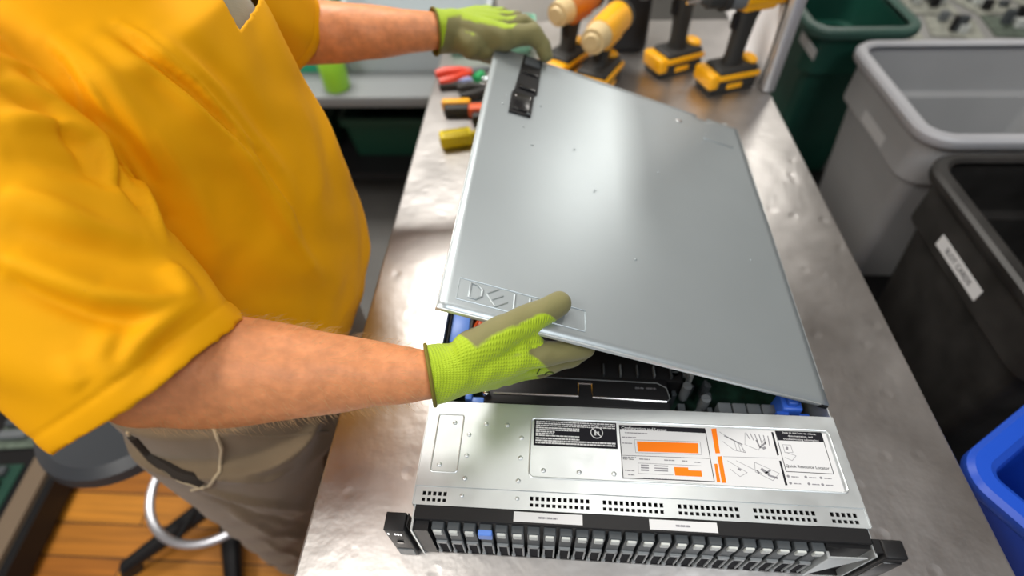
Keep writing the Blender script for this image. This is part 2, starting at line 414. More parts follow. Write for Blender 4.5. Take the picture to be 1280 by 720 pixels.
# black caution label
LZ = HZ+.0004
mb = MB(); mb.box((-.1, .0865, HZ), (-.0125, .1155, LZ)); cl = sp('caution_label', mb, INK, cover)
mb = MB()
for k in range(3): dashes(mb, -.098, -.014, .1135-k*.0022, .0011, LZ, 50+k, .0006)
for k in range(5): dashes(mb, -.098, -.052 if k not in (2, 3) else -.078, .1065-k*.0022, .0013, LZ, 60+k, .0005)
for k in range(3): dashes(mb, -.098, -.0145 if k > 0 else -.052, .0945-k*.0025, .0016, LZ, 70+k, .0005)
sp('fine_print', mb, WHITE, cl, smooth=False)
mb = MB(); c = Vector((-.0335, .1035, LZ))
mb.tube([c+Vector((math.cos(t_), math.sin(t_), 0))*.0062 for t_ in np.linspace(0, 6.283, 32, endpoint=False)], .0005, 6, True)
mb.tube([c+Vector((-.0042, .0042, 0)), c+Vector((.0042, -.0042, 0))], .0005, 6)
mb.box(c+Vector((-.0025, -.0032, 0)), c+Vector((-.0008, .0032, .0002))); mb.box(c+Vector((.0006, -.0028, 0)), c+Vector((.0024, .0012, .0002)))
sp('prohibition_sign', mb, WHITE, cl)
# white service label
mb = MB(); mb.prism([(-.0105, .0555), (.2035, .0525), (.2042, .1138), (-.0095, .1155)][::1], HZ, LZ); wl = sp('service_label', mb, WHITE, cover, smooth=False)
def quad(mb, pts, z0=LZ, h=.00012):
    P = [SP(*p) for p in pts]; mb.prism([(p.x, p.y) for p in P][::-1], z0, z0+h)
def line(mb, a, b, w=.0005, z0=LZ):
    A, B = SP(*a), SP(*b); d = (B-A).normalized(); n = Vector((-d.y, d.x, 0))*w/2
    mb.prism([(A-n)[:2], (B-n)[:2], (B+n)[:2], (A+n)[:2]], z0, z0+.00012)
mb = MB(); fr = [(774, 531.8), (881, 535.9), (892.8, 602.3), (778.9, 597.6)]
for i in range(4): line(mb, fr[i], fr[(i+1) % 4], .0007)
quad(mb, [(774, 531.8), (881, 535.9), (881.8, 541.7), (774.8, 536.6)])
line(mb, (777, 569.3), (887.5, 573.4), .0004)
sp('label_frame', mb, INK, wl, smooth=False); mb = MB()
quad(mb, [(968.8, 539.1), (1026, 541), (1029.5, 552.9), (972.9, 550.6)])
fr = [(968.8, 539.1), (1026, 541), (1041.9, 592.7), (982.5, 589.5)]
for i in range(4): line(mb, fr[i], fr[(i+1) % 4], .0006)
sp('label_frame', mb, INK, wl, smooth=False); mb = MB()
quad(mb, [(963.8, 540.3), (966.2, 540.3), (973.6, 569.2), (971.3, 569.7)]); sp('label_bar', mb, INK, wl, smooth=False); mb = MB(); quad(mb, [(973.7, 576.3), (976, 576.2), (984.2, 606.6), (981.4, 606.9)])
sp('label_bar', mb, INK, wl, smooth=False)
mb = MB(); quad(mb, [(796, 551.9), (872.1, 554.3), (872.9, 566.9), (797.4, 564.5)]); quad(mb, [(842.3, 584), (860, 584.6), (860.5, 588), (876.5, 588.6), (877.8, 596.2), (843.8, 594.6)])
quad(mb, [(888.8, 536.4), (895, 535.6), (899.9, 566.8), (894.2, 566.9)]); quad(mb, [(896.6, 570.8), (902, 570.3), (907.7, 603.8), (902.2, 603.8)]); quad(mb, [(892.7, 580), (896.4, 580), (900.4, 603), (896, 603)])
sp('orange_mark', mb, ORANGE, wl, 'orange bars', smooth=False)
mb = MB(); G = LZ+.00002
for a_, b_ in (((793, 550), (875, 552.6)), ((793, 550), (794.5, 566)), ((875, 552.6), (877, 568.5)), ((794.5, 566), (877, 568.5)), ((797.5, 579), (797.9, 592)), ((797.5, 579), (876, 582.5)), ((797.9, 592), (842, 594)), ((904, 571), (972, 573))): line(mb, a_, b_, .0004)
for i, (x0, x1, y) in enumerate(((781, 809, 541), (777.5, 795, 546.5), (778, 790, 554), (778.5, 795, 571.5), (799, 812, 574), (830, 843, 575.3), (852, 859, 576.3), (868, 876, 578), (781, 793, 588), (785, 793, 593.5), (804, 875, 598))):
    A, B = SP(x0, y), SP(x1, y+(x1-x0)*.035); dashes(mb, A.x, B.x, A.y, .0011, LZ, 100+i, .0005)
for i in range(3): A, B = SP(801, 581.5+i*3), SP(811, 582+i*3); mb.box((A.x, A.y-.0009, LZ), (B.x, A.y+.0006, LZ+.0001))
for i in range(3): A, B = SP(818, 582+i*3), SP(835, 583+i*3); mb.box((A.x, A.y-.0008, LZ), (B.x, A.y+.0004, LZ+.0001))
# assembly sketches: a sliding rail, a bay of drives, a lifting cover and a fan
def sketch(pts, w=.0004):
    for i in range(len(pts)-1): line(mb, pts[i], pts[i+1], w)
sketch([(899, 540), (925, 556), (932, 566), (918, 563), (903, 552)]); sketch([(905, 545), (928, 556)], .0012); sketch([(918, 553), (921, 564)]); sketch([(922, 553.5), (926, 565)]); sketch([(926, 555), (930, 566)])
for k in range(6): sketch([(932+k*5.5, 541+k*.8), (937+k*5, 549+k*1.8)], .0009)
sketch([(931, 541), (931, 556), (948, 563), (955, 549)]); sketch([(945, 550), (950, 560), (957, 553)], .0016); sketch([(953, 561), (957, 559.5)], .0025)
sketch([(909, 576), (934, 591), (925, 596), (912, 586)]); sketch([(920, 576), (952, 592)]); sketch([(922, 586), (926, 588)], .002); sketch([(943, 578), (974, 592), (966, 601), (944, 590), (943, 578)])
sketch([(951, 586), (961, 593)], .003); sketch([(956, 592), (963, 588)], .0016); sketch([(960, 594), (972, 598)], .002); sketch([(946, 588), (949, 592)], .0018)
sketch([(978, 556), (988, 556.5), (991, 566), (981, 566), (978, 556)]); sketch([(982, 560), (985, 561)], .003); sketch([(983, 566), (995, 570), (990, 576), (981, 572)])
for i, (x, y) in enumerate(((985, 595.5), (988, 604), (1007, 596.5), (1011, 605), (1026, 597.5), (1028, 606))):
    A = SP(x, y); mb.frustum((A.x, A.y, LZ), (A.x, A.y, LZ+.0001), .0014, .0014, 10)
    B = SP(x+4, y+.6); dashes(mb, B.x, B.x+.007, B.y, .001, LZ, 140+i, .0004)
sp('diagram', mb, GREYINK, wl, smooth=False)
ux, uy = (1, 0, 0), (0, 1, 0)
def ltext(s, px, py, size, m_, par, align='LEFT', bold=0, ang=-.012):
    P = SP(px, py); me = text_mesh(s, size, .00005, align, bold)
    me.transform(Matrix.Translation((P.x, P.y, LZ+.00016)) @ Matrix.Rotation(ang, 4, 'Z'))
    return link('lettering', me, m_, par, None, True)
ltext('Configuration and Layout', 776.5, 535, .0046, WHITE, wl, bold=.00005)
ltext('Scan to see how-to videos,', 998.5, 542, .0031, WHITE, wl, 'CENTER'); ltext('documentation, and', 1000, 546, .0031, WHITE, wl, 'CENTER'); ltext('troubleshooting information', 1001, 550, .0031, WHITE, wl, 'CENTER')
ltext('Quick Resource Locator', 1009, 584.2, .0042, INK, wl, 'CENTER')
ltext('Rear View', 778.5, 573.6, .0026, INK, wl)
# inside: board, air shroud, memory, latches
mb = MB(); mb.box((-W2+.004, YB, .006), (W2-.004, YR-.03, .009)); board = sp('motherboard', mb, PCB)
def IP(px, py, z): return SP(px, py, z)
mb = MB()
A, B = IP(603, 499, .066), IP(838, 505, .066)
mb.box((A.x, .146, .03), (B.x, .186, .064), .002, 2); mb.box((-.13, .186, .03), (.075, .262, .058), .003, 2)
shroud = sp('air_shroud', mb, BLACKP)
mb = MB(); zz = .0645
pts = [(-.150, .1585), (-.0505, .1585), (-.0500, .1755), (-.0345, .1755), (-.0340, .1580), (.0500, .1560), (.0545, .1600), (.0520, .1740), (.0420, .1800), (-.1320, .1830)]
mb.tube([(x, y, zz) for x, y in pts[:6]], .0012, 6); sp('edge_trim', mb, CHROME, shroud, 'bright metal edge trim')
mb = MB(); mb.tube([(x, y, zz) for x, y in pts[5:]], .0006, 6); sp('edge_trim', mb, MIDG, shroud)
me = text_mesh('SAS BK   GND SK', .0032, .00005); me.transform(Matrix.Translation((.016, .1725, .0644))); link('lettering', me, GREYINK, shroud, None, True)
mb = MB(); mb.sphere((-.158, .1565, .068), (.0045, .0045, .003), 2); sp('thumb_screw', mb, CHROME, shroud)
r = random.Random(4)
for i in range(8):
    x = -.02+i*.0125
    mb = MB(); mb.box((x, .205, .015), (x+.004, .335, .052+r.uniform(-.003, .003)), .0006, 1); sp('memory_module', mb, [PCB, BLACKP, DARKG][i % 3])
for i in range(6):
    mb = MB(); x = -.02+i*.02; mb.box((x, .19, .052), (x+.0016, .205, .064)); mb.box((x-.003, .197, .05), (x+.004, .203, .055)); sp('connector', mb, MIDG if i % 2 else DARKG)
mb = MB(); mb.tube([(-.04, .236, .066), (.02, .232, .066), (.07, .226, .066)], .0011, 6); sp('cable', mb, mat('red_wire', (.4, .05, .03, 1), .5))
for x, y in ((.0005, .232), (.085, .196)):
    mb = MB(); mb.tube([(x+.0042*math.cos(t_), y+.0042*math.sin(t_), .074) for t_ in np.linspace(0, 6.283, 20, endpoint=False)], .0014, 8, True); mb.frustum((x, y, .01), (x, y, .0725), .0035, .0035, 12); sp('standoff', mb, PALEG)
for x, y in ((.066, .2), (.079, .182), (.098, .166)):
    mb = MB(); mb.frustum((x, y, .03), (x, y, .058), .0055, .0055, 16); mb.box((x-.004, y-.0008, .058), (x+.004, y+.0008, .0595)); sp('captive_screw', mb, MIDG)
mb = MB()
for i in range(14):
    x, y = r.uniform(.062, .112), r.uniform(.145, .2); mb.box((x, y, .01), (x+r.uniform(.004, .009), y+r.uniform(.003, .01), .03+r.uniform(0, .018)), .0005, 1)
sp('component_cluster', mb, DARKG, board)
for i in range(4):
    mb = MB(); x = .112+i*.0165; mb.box((x, .146, .02), (x+.0148, .165, .052), .001, 2); sp('fan_plug', mb, MIDG)
for i in range(9):
    x = -.13+i*.021
    mb = MB(); mb.box((x, .138, .02), (x+.016, .146, .05+.004*(i % 2)), .0008, 1); sp('backplane_plug', mb, DARKG)
# blue clips
mb = MB(); mb.box((.176, .148, .03), (.198, .172, .072), .003, 3); mb.box((.181, .152, .068), (.193, .166, .078), .003, 3); mb.box((.170, .142, .03), (.184, .150, .066), .002, 2); mb.box((.196, .142, .03), (.208, .150, .062), .002, 2); sp('release_latch', mb, BLUEP, sv, 'blue release latch')
mb = MB(); mb.tube([(.172, .166, .074), (.175, .172, .076), (.185, .174, .078), (.197, .17, .076), (.2, .158, .072)], .0013, 6); sp('latch_wire', mb, BLUEL)
mb = MB(); mb.box((-.178, .14, .03), (-.160, .152, .066), .002, 2); mb.box((-.182, .146, .03), (-.174, .158, .07), .002, 2); sp('release_latch', mb, BLUEL, sv, 'pale blue latch at the left')
mb = MB(); mb.box((-.211, .224, .03), (-.188, .272, .0715), .0015, 2); sp('handle_tab', mb, BLUEL, sv, 'pale blue handle tab')
mb = MB(); mb.box((-.2145, .215, .02), (-.2115, .282, .074), .0008, 1); mb.box((-.1875, .215, .02), (-.1835, .282, .074), .0008, 1); mb.box((-.2145, .274, .02), (-.1835, .279, .074), .0008, 1); mb.box((-.211, .19, .02), (-.19, .222, .06), .002, 1); sp('bracket', mb, BLACKP)
mb = MB(); mb.box((-.182, .242, .03), (-.160, .285, .062), .002, 2); mb.tube([(-.181, .25, .07), (-.176, .262, .072), (-.172, .25, .07), (-.176, .24, .068)], .002, 6, True); sp('fan_guard', mb, ORG, sv, 'orange fan clip')

# ------------------------------------------------------------------ the lid he is lifting
LID = thing('server_lid', 'grey sheet metal server lid tilted up in gloved hands above the chassis', 'lid', (.2204, .1439, .0865), (0, 0, 0))
LM = Matrix.Rotation(-.0363, 3, 'Z') @ Matrix.Rotation(.0005, 3, 'X') @ Matrix.Rotation(.3322, 3, 'Y')
LID.rotation_euler = LM.to_euler()
LW, LL, TH = .436, .5302, .0013
def lp(name, mb, m, parent=LID, label=None, smooth=True): return link(name, mb.mesh(name, smooth), m, parent, label, True)
mb = MB()
nx, ny = 44, 54
vs = {}
foot = lambda x, y: (0.0)
poly_skip = lambda x, y: (y > LL-.012 and -.075 < x < -.055)
G_ = [[None]*(ny+1) for _ in range(nx+1)]
for i in range(nx+1):
    for j in range(ny+1):
        x, y = -LW+LW*i/nx, LL*j/ny
        # the sheet bellies a little between the two hands
        z_ = -.0015*math.sin(math.pi*(i/nx))*math.sin(math.pi*(j/ny))
        G_[i][j] = mb.bm.verts.new((x, y, z_))
for i in range(nx):
    for j in range(ny):
        x, y = -LW+LW*(i+.5)/nx, LL*(j+.5)/ny
        if poly_skip(x, y): continue
        mb.bm.faces.new((G_[i][j], G_[i+1][j], G_[i+1][j+1], G_[i][j+1]))
bmesh.ops.delete(mb.bm, geom=[v for v in mb.bm.verts if not v.link_faces], context='VERTS')
panel = lp('lid_panel', mb, LIDM); md = panel.modifiers.new('thick', 'SOLIDIFY'); md.thickness = TH; md.offset = -1
mb = MB(); mb.box((-LW, -.0012, -.0042), (-.01, 0.0006, .0001), .0005, 2); lp('front_flange', mb, SHEET)
mb = MB(); mb.box((-LW-.0006, 0, -.0075), (-LW+.0008, LL, .0001), .0005, 2); lp('side_flange', mb, SHEET)
mb = MB(); mb.box((-.0008, 0.02, -.006), (.0006, LL, .0001), .0005, 2); lp('side_flange', mb, SHEET)
mb = MB(); mb.box((-LW, LL-.0006, -.0075), (-.08, LL+.0008, .0001), .0005, 2); lp('rear_flange', mb, SHEET)
mb = MB(); mb.box((-.012, -.0015, -.006), (0, .004, -.001), .001, 2); lp('corner_hook', mb, BLACKP)
# latch set into the sheet
lt = MB(); lt.prism([(-.3985, .358), (-.3665, .361), (-.3645, .420), (-.3605, .425), (-.3575, .5285), (-.3885, .5285), (-.3955, .418), (-.3985, .41)], -.001, .0022)
latch = lp('latch', lt, BLACKP, smooth=False, label='black plastic latch')
mb = MB(); mb.box((-.394, .366, .002), (-.37, .408, .0042), .001, 2); lp('latch_lever', mb, BLACKG, latch)
mb = MB(); mb.box((-.390, .424, .002), (-.364, .432, .005), .001, 2); mb.box((-.387, .47, .002), (-.362, .476, .0045), .001, 2); lp('latch_rib', mb, BLACKG, latch)
mb = MB(); mb.box((-.386, .500, .0015), (-.3605, .527, .0032), .001, 2); lp('latch_plate', mb, DARKG, latch)
mb = MB(); mb.box((-.3735, .3615, .002), (-.3685, .3655, .0042), .0005, 1); lp('latch_key', mb, DARKG, latch)
for x, y in ((-.3925, .4), (-.3705, .402)):
    mb = MB(); mb.sphere((x, y, .0042), (.0014, .0014, .0008), 2); lp('latch_pin', mb, CHROME, latch)
# pressed name plate with raised letters at the near left corner
mb = MB()
rect = [(-.4195, .0155), (-.4195, .0425), (-.285, .0425), (-.285, .0155)]
mb.tube([(x, y, 0) for x, y in rect], .0009, 6, True)
for v in mb.bm.verts: v.co.z *= .8
npf = lp('pressed_frame', mb, LIDM, panel)
mb = MB()
def stroke(m_, a, b, w=.0032, h=.0012):
    a, b = Vector((*a, 0)), Vector((*b, 0)); d = (b-a).normalized(); n = Vector((-d.y, d.x, 0))*w/2
    m_.prism([(a-n)[:2], (b-n)[:2], (b+n)[:2], (a+n)[:2]][::1], 0, h)
def glyphs():
    out = []; x = -.4075; y0, y1 = .0205, .0385
    m_ = MB(); m_.tube([(x, y0, .0002), (x, y1, .0002), (x+.007, y1, .0002), (x+.0125, (y0+y1)/2+.004, .0002), (x+.0125, (y0+y1)/2-.004, .0002), (x+.007, y0, .0002)], .0015, 8, True); out.append(m_)
    c = Vector((x+.0285, (y0+y1)/2, 0)); R_ = Matrix.Rotation(math.radians(38), 3, 'Z'); h = .0085
    m_ = MB()
    for a, b in (((-h, -h), (-h, h)), ((-h, h), (h*.8, h)), ((-h, 0), (h*.8, 0)), ((-h, -h), (h*.8, -h))):
        A = c+R_ @ Vector((*a, 0)); B = c+R_ @ Vector((*b, 0)); m_.tube([A, B], .0014, 8)
    out.append(m_)
    for k in range(2):
        xx = x+.046+k*.0165; m_ = MB(); m_.tube([(xx, y1, .0002), (xx, y0, .0002), (xx+.012, y0, .0002)], .0015, 8); out.append(m_)
    return out
for m_ in glyphs():
    for v in m_.bm.verts: v.co.z *= .75
    lp('raised_letter', m_, LIDM, npf)
r = random.Random(11)
for x, y in ((-.405, .40), (-.353, .40), (-.408, .375), (-.118, .491), (-.27, .245), (-.36, .30), (-.30, .32), (-.17, .33), (-.08, .45), (-.05, .20), (-.22, .14), (-.07, .478), (-.375, .335)):
    mb = MB(); mb.sphere((x, y, 0), (.0017, .0017, .0006), 2); lp('rivet', mb, LIDM, panel)
mb = MB(); mb.sphere((-.1165, .492, 0), (.006, .004, .0016), 3); lp('glint_bump', mb, CHROME, panel)  # bright metal bump stands in for a glint on the lid
mb = MB(); mb.box((-.075, .462, -.0005), (-.022, .467, .0009), .0006, 2); lp('pressed_step', mb, LIDM, panel)

# ------------------------------------------------------------------ the man
P_ = thing('person', 'man in yellow shirt, tan trousers and green gloves lifting the lid', 'person', (-.56, .35, -.9))
SKIN = mat('skin', srgb(220, 146, 96), .5, sss=.08, bump=.25, bscale=180, var=.15, vscale=80)
SHIRT = cloth_mat('yellow_jersey', srgb(246, 174, 0), 2600, .10, .7, 0, .03)
SHIRT.node_tree.nodes['Principled BSDF'].inputs['Specular IOR Level'].default_value = .2
UNDER = cloth_mat('grey_undershirt', srgb(160, 150, 122), 1800, .3)
TROU_E = cloth_mat('tan_twill_edge', srgb(188, 170, 138), 2200, .3, .85, .2, .1)
TROU = cloth_mat('tan_twill', srgb(120, 103, 79), 2200, .3, .85, .2, .12)
GLOVE = glove_mat()
CY = .36
def ell(cx, cy, rx, ry, z, n=48, p=2.3, tilt=0):
    out = []
    for k in range(n):
        a = 2*math.pi*k/n; c, s_ = math.cos(a), math.sin(a)
        out.append(Vector((cx+rx*math.copysign(abs(c)**(2/p), c), cy+ry*math.copysign(abs(s_)**(2/p), s_), z+tilt*c*rx)))
    return out
TORSO = [(-.07, -.575, .172, .195), (-.02, -.565, .188, .203), (.04, -.556, .200, .208), (.1, -.555, .202, .209), (.16, -.553, .199, .207), (.22, -.55, .192, .203), (.3, -.55, .176, .196), (.37, -.545, .160, .19), (.42, -.538, .138, .172), (.46, -.53, .08, .12), (.485, -.522, .06, .075)]
SH_R, EL_R, WR_R = Vector((-.565, .175, .435)), at(188, 462, .455), at(548, 469, .513)
SH_L, EL_L, WR_L = Vector((-.545, .525, .42)), Vector((-.485, .655, .266)), at(552, 39, .825)
def rings(k, d=0): return [ell(cx, CY, rx*k+d, ry*k+d, z) for z, cx, rx, ry in TORSO]
# body: one skin
mb = MB(); mb.loft(rings(.91))
for s_ in (-1, 1):
    y = .32+s_*.1
    mb.chain([Vector((-.58, y, -.10)), Vector((-.62, y, -.42)), Vector((-.72, y+.01*s_, -.80))], [.06, .055, .045])
    mb.sphere((-.60, y+.01*s_, -.855), (.12, .042, .03))
mb.chain([SH_R, EL_R], [.058, .05]); mb.chain([SH_L, EL_L], [.055, .048])
def limb(mb, a, b, prof):                      # tapering forearm with its own profile
    mb.chain([a.lerp(b, t_) for t_, _ in prof], [r_ for _, r_ in prof])
PR_R = [(0, .047), (.12, .0495), (.28, .049), (.45, .0435), (.62, .0365), (.8, .0295), (.9, .0265), (.97, .024)]
limb(mb, EL_R, WR_R, PR_R)
limb(mb, EL_L, WR_L, [(0, .044), (.2, .0455), (.4, .042), (.65, .0355), (.85, .030), (.95, .027), (1, .024)])
for k in (0, 1):
    w, e = (WR_R, EL_R) if k == 0 else (WR_L, EL_L); d = (w-e).normalized()
    mb.chain([w, w+d*.012], [.02, .016])
HC = Vector((-.465, .36, .635))
mb.chain([Vector((-.52, CY, .44)), Vector((-.485, CY, .56))], [.062, .055])
HR = Matrix.Rotation(.35, 3, 'Y')
hp = lambda x, y, z: HC+HR @ Vector((x, y, z))
mb.sphere(hp(0, 0, .02), (.098, .077, .105), 4, HR); mb.sphere(hp(.035, 0, -.06), (.06, .056, .058), 3, HR)
mb.sphere(hp(.045, 0, -.095), (.038, .03, .022), 3, HR)
mb.chain([hp(.09, 0, .015), hp(.112, 0, -.022)], [.009, .013]); mb.sphere(hp(.1, .012, -.027), .008); mb.sphere(hp(.1, -.012, -.027), .008)
for s_ in (-1, 1):
    mb.sphere(hp(-.005, .078*s_, -.008), (.018, .008, .03), 3, HR)
    mb.chain([hp(.083, .015*s_, .03), hp(.072, .048*s_, .028)], [.009, .007])
mb.sphere(hp(.09, 0, -.056), (.011, .022, .006), 3, HR); mb.sphere(hp(.087, 0, -.066), (.012, .019, .006), 3, HR)
bm_ = fuse(mb, .005, 5)
# veins, tendons and small creases along the forearms
v = verts_np(bm_); n = norms_np(bm_)
for a, b in ((EL_R, WR_R), (EL_L, WR_L)):
    d, t_ = seg_dist(v, a, b); m_ = (d < .065)
    ph = v[:, 0]*95+v[:, 2]*60
    v[m_] += (n*(.0006*np.sin(ph+2*np.sin(v[:, 1]*70)))[:, None])[m_]
set_np(bm_, v)
body = link('body', bm_, SKIN, P_)
EYE = mat('eye_white', (.8, .78, .75, 1), .2); IRIS = mat('iris', (.08, .05, .03, 1), .2)
for s_ in (-1, 1):
    mb = MB(); mb.sphere(hp(.074, .031*s_, .008), .0125, 3); e = link('eye', mb.mesh('eye'), EYE, P_)
    mb = MB(); mb.sphere(hp(.0835, .031*s_, .006), (.004, .0055, .0055), 2, HR); link('iris', mb.mesh('iris'), IRIS, e)
HAIRM = mat('grey_brown_hair', srgb(120, 105, 90), .6, bump=.6, bscale=300)
mb = MB(); mb.sphere(hp(-.012, 0, .035), (.1, .083, .104), 4, HR)
hm = mb.mesh('hair'); b_ = bmesh.new(); b_.from_mesh(hm)
bmesh.ops.delete(b_, geom=[w for w in b_.verts if (HR.inverted() @ (w.co-HC)).x > .055 or (HR.inverted() @ (w.co-HC)).z < (-.02 if (HR.inverted() @ (w.co-HC)).x < .0 else .045)], context='VERTS')
b_.to_mesh(hm); b_.free(); link('hair', hm, HAIRM, P_)
# fine hair on the near forearm
mb = MB(); r = random.Random(3); bvh = BVHTree.FromObject(body, bpy.context.evaluated_depsgraph_get())
ax = (WR_R-EL_R).normalized(); off = Vector(P_.location)
for i in range(1500):
    t_ = r.uniform(.02, .92); a = r.uniform(0, 2*math.pi)
    u = ax.cross(Vector((0, 0, 1))).normalized(); w = u.cross(ax); dr = u*math.cos(a)+w*math.sin(a)
    o_ = EL_R.lerp(WR_R, t_)+dr*.09-off
    h = bvh.ray_cast(o_, -dr, .12)
    if h[0] is None: continue
    p = h[0]+off; L_ = r.uniform(.006, .014); nn = h[1]
    d1 = (nn*.7+ax*r.uniform(.2, .9)+Vector((r.uniform(-.3, .3), r.uniform(-.3, .3), r.uniform(-.5, .1)))).normalized()
    q = p+d1*L_*.5; e_ = q+(d1*.7+ax*.3-Vector((0, 0, .4))).normalized()*L_*.5
    mb.tube([p-nn*.001, q, e_], [.00011, .00009, .00003], 3)
ah = link('arm_hair', mb.mesh('arm_hair'), mat('pale_hair', srgb(214, 178, 130), .5), P_); ah['kind'] = 'stuff'
# trousers
mb = MB()
mb.loft([ell(-.592, .335, .190, .195, -.045), ell(-.592, .332, .192, .197, -.12), ell(-.585, .33, .185, .198, -.2), ell(-.595, .32, .15, .19, -.26)])
for s_ in (-1, 1):
    y = .32+s_*.103
    rr = []
    for z, cx, rx, ry in ((-.12, -.58, .155, .105), (-.3, -.612, .122, .103), (-.5, -.65, .102, .093), (-.7, -.68, .09, .085), (-.845, -.69, .086, .08)):
        rr.append(ell(cx, y, rx, ry, z))
    mb.loft(rr)
tm = fuse(mb, .006, 8)
v = verts_np(tm); n = norms_np(tm)
bv = BVHTree.FromPolygons([tuple(x) for x in v], [tuple(p.vertices) for p in tm.polygons])
def trace(px, bvh, lift=0):
    out = []
    for i in range(len(px)-1):
        for k in range(6):
            x = px[i][0]+(px[i+1][0]-px[i][0])*k/6; y = px[i][1]+(px[i+1][1]-px[i][1])*k/6
            h = bvh.ray_cast(CAM, ray(x, y).normalized())
            if h[0] is not None: out.append(tuple(h[0]+h[1]*lift))
    h = bvh.ray_cast(CAM, ray(*px[-1]).normalized())
    if h[0] is not None: out.append(tuple(h[0]+h[1]*lift))
    return out
def fold(v, n, pts, h, w, skew=0):
    if len(pts) < 2: return
    d, t_ = poly_dist(v, pts); v += n*(h*np.exp(-(d/w)**2)*np.sin(np.clip(t_, .02, .98)*math.pi)**.5)[:, None]
for px, h, w in (([(250, 610), (310, 625), (400, 640)], .010, .008), ([(290, 640), (340, 665), (390, 672)], .010, .008), ([(280, 600), (330, 600), (360, 590)], .007, .008), ([(320, 672), (360, 690), (385, 698)], .008, .007), ([(260, 620), (320, 645), (395, 658)], -.008, .008), ([(270, 540), (278, 575), (270, 600)], .003, .006)):
    fold(v, n, trace(px, bv), h, w)
v += n*(.0025*np.sin(v[:, 2]*55+3*np.sin(v[:, 0]*14)+2*np.sin(v[:, 1]*17))*smoothstep(-.2, -.5, v[:, 2]))[:, None]
set_np(tm, v)
trousers = link('trousers', tm, TROU, P_)
bv = BVHTree.FromPolygons([tuple(x) for x in v], [tuple(p.vertices) for p in tm.polygons])
def seam(name, px, rr, m_, par, lift=.001, n_=6, label=None):
    pts = trace(px, bv, lift)
    if len(pts) < 3: return None
    mb = MB(); mb.tube(pts, rr, n_); return link(name, mb.mesh(name), m_, par, label)
seam('pocket_welt', [(268, 535), (277, 560), (275, 590), (262, 606), (240, 612)], .0026, TROU_E, trousers, .001)
seam('pocket_opening', [(166, 545), (190, 572), (222, 592), (252, 604)], .0085, mat('pocket_slit_shade', srgb(44, 38, 32), .9), trousers, -.002, 8, 'dark pocket opening')  # dark tube stands in for the shade inside the pocket slit
seam('pocket_edge', [(160, 540), (188, 575), (225, 600), (255, 610)], .0026, TROU_E, trousers, .001)
seam('waist_seam', [(140, 520), (200, 533), (270, 540), (340, 545), (410, 540)], .0018, TROU, trousers, .001)
h = bv.ray_cast(CAM, ray(141, 519).normalized())
if h[0] is not None:
    mb = MB(); mb.tube([h[0]+h[1]*.004+Vector((0, 0, .02)), h[0]+h[1]*.006, h[0]+h[1]*.004-Vector((0, 0, .02))], .006, 8); link('belt_loop', mb.mesh('belt_loop'), TROU, trousers)
# shoes
for s_ in (-1, 1):
    y = .32+s_*.11; mb = MB(); mb.sphere((-.595, y, -.855), (.15, .05, .04)); mb.sphere((-.66, y, -.83), (.075, .045, .06)); mb.box((-.74, y-.045, -.9), (-.46, y+.045, -.87), .015, 3)
    link('shoe', fuse(mb, .006, 6), mat('black_leather', (.015, .014, .013, 1), .45), P_)
# undershirt in the neckline
mb = MB(); mb.loft([ell(cx, CY, rx*.93, ry*.93, z) for z, cx, rx, ry in TORSO if z > .28])
link('undershirt', fuse(mb, .006, 4), UNDER, P_)
# shirt with two half sleeves
aR = (EL_R-SH_R).normalized(); aL = (EL_L-SH_L).normalized()
HEM_R = EL_R+aR*.010; HEM_L = EL_L-aL*.004
mb = MB(); mb.loft(rings(1.0))
def sleeve(mb, a, b, r0, r1, sq=1.0):
    d = (b-a).normalized(); mb.sphere(a, r0); mid = a.lerp(b, .55)
    mb.frustum(a, mid, r0, (r0+r1)/2*1.02, 40); mb.frustum(mid, b, (r0+r1)/2*1.02, r1, 40)
sleeve(mb, SH_R, HEM_R, .088, .087); sleeve(mb, SH_L, HEM_L, .082, .07)
sm = fuse(mb, .0032, 14, .5)
v = verts_np(sm); n = norms_np(sm)
faces = [tuple(p.vertices) for p in sm.polygons]
bv = BVHTree.FromPolygons([tuple(x) for x in v], faces)
FOLDS = [  # long pulls from the shoulder towards the belly, and the bunching at the sleeve (height, width in metres)
    ([(118, 42), (200, 95), (290, 175), (345, 255), (385, 330)], .008, .011),
    ([(150, 45), (240, 110), (320, 195), (365, 275)], -.007, .010),
    ([(185, 38), (270, 110), (345, 205)], .006, .010),
    ([(215, 35), (300, 110), (370, 220)], -.004, .012),
    ([(60, 40), (130, 100), (190, 160), (240, 235), (270, 310)], .008, .014),
    ([(30, 55), (95, 120), (150, 175), (190, 235), (215, 290)], -.007, .010),
    ([(330, 245), (365, 295), (400, 350)], .004, .010),
    ([(0, 88), (60, 130), (115, 180), (150, 235)], .011, .013),
    ([(0, 105), (50, 140), (100, 185), (130, 225)], -.008, .009),
    ([(0, 150), (60, 155), (110, 175)], .009, .011),
    ([(0, 190), (55, 200), (120, 215), (160, 240)], -.006, .012),
    ([(0, 240), (50, 262), (110, 282), (180, 300)], .008, .012),
    ([(0, 280), (70, 305), (150, 325), (215, 330)], -.005, .012),
    ([(0, 320), (60, 345), (120, 368), (190, 378), (236, 372)], .011, .011),
    ([(0, 345), (70, 375), (130, 397), (180, 402)], -.008, .010),
    ([(165, 455), (180, 425), (215, 395), (245, 380)], .006, .010),
    ([(180, 470), (200, 435), (232, 412)], -.004, .009),
    ([(85, 440), (95, 470), (110, 480)], .004, .010),
    ([(140, 405), (125, 445), (145, 475)], .006, .010),
    ([(205, 330), (225, 355), (236, 376)], .008, .010),
    ([(300, 300), (280, 360), (300, 400)], -.004, .02),
]
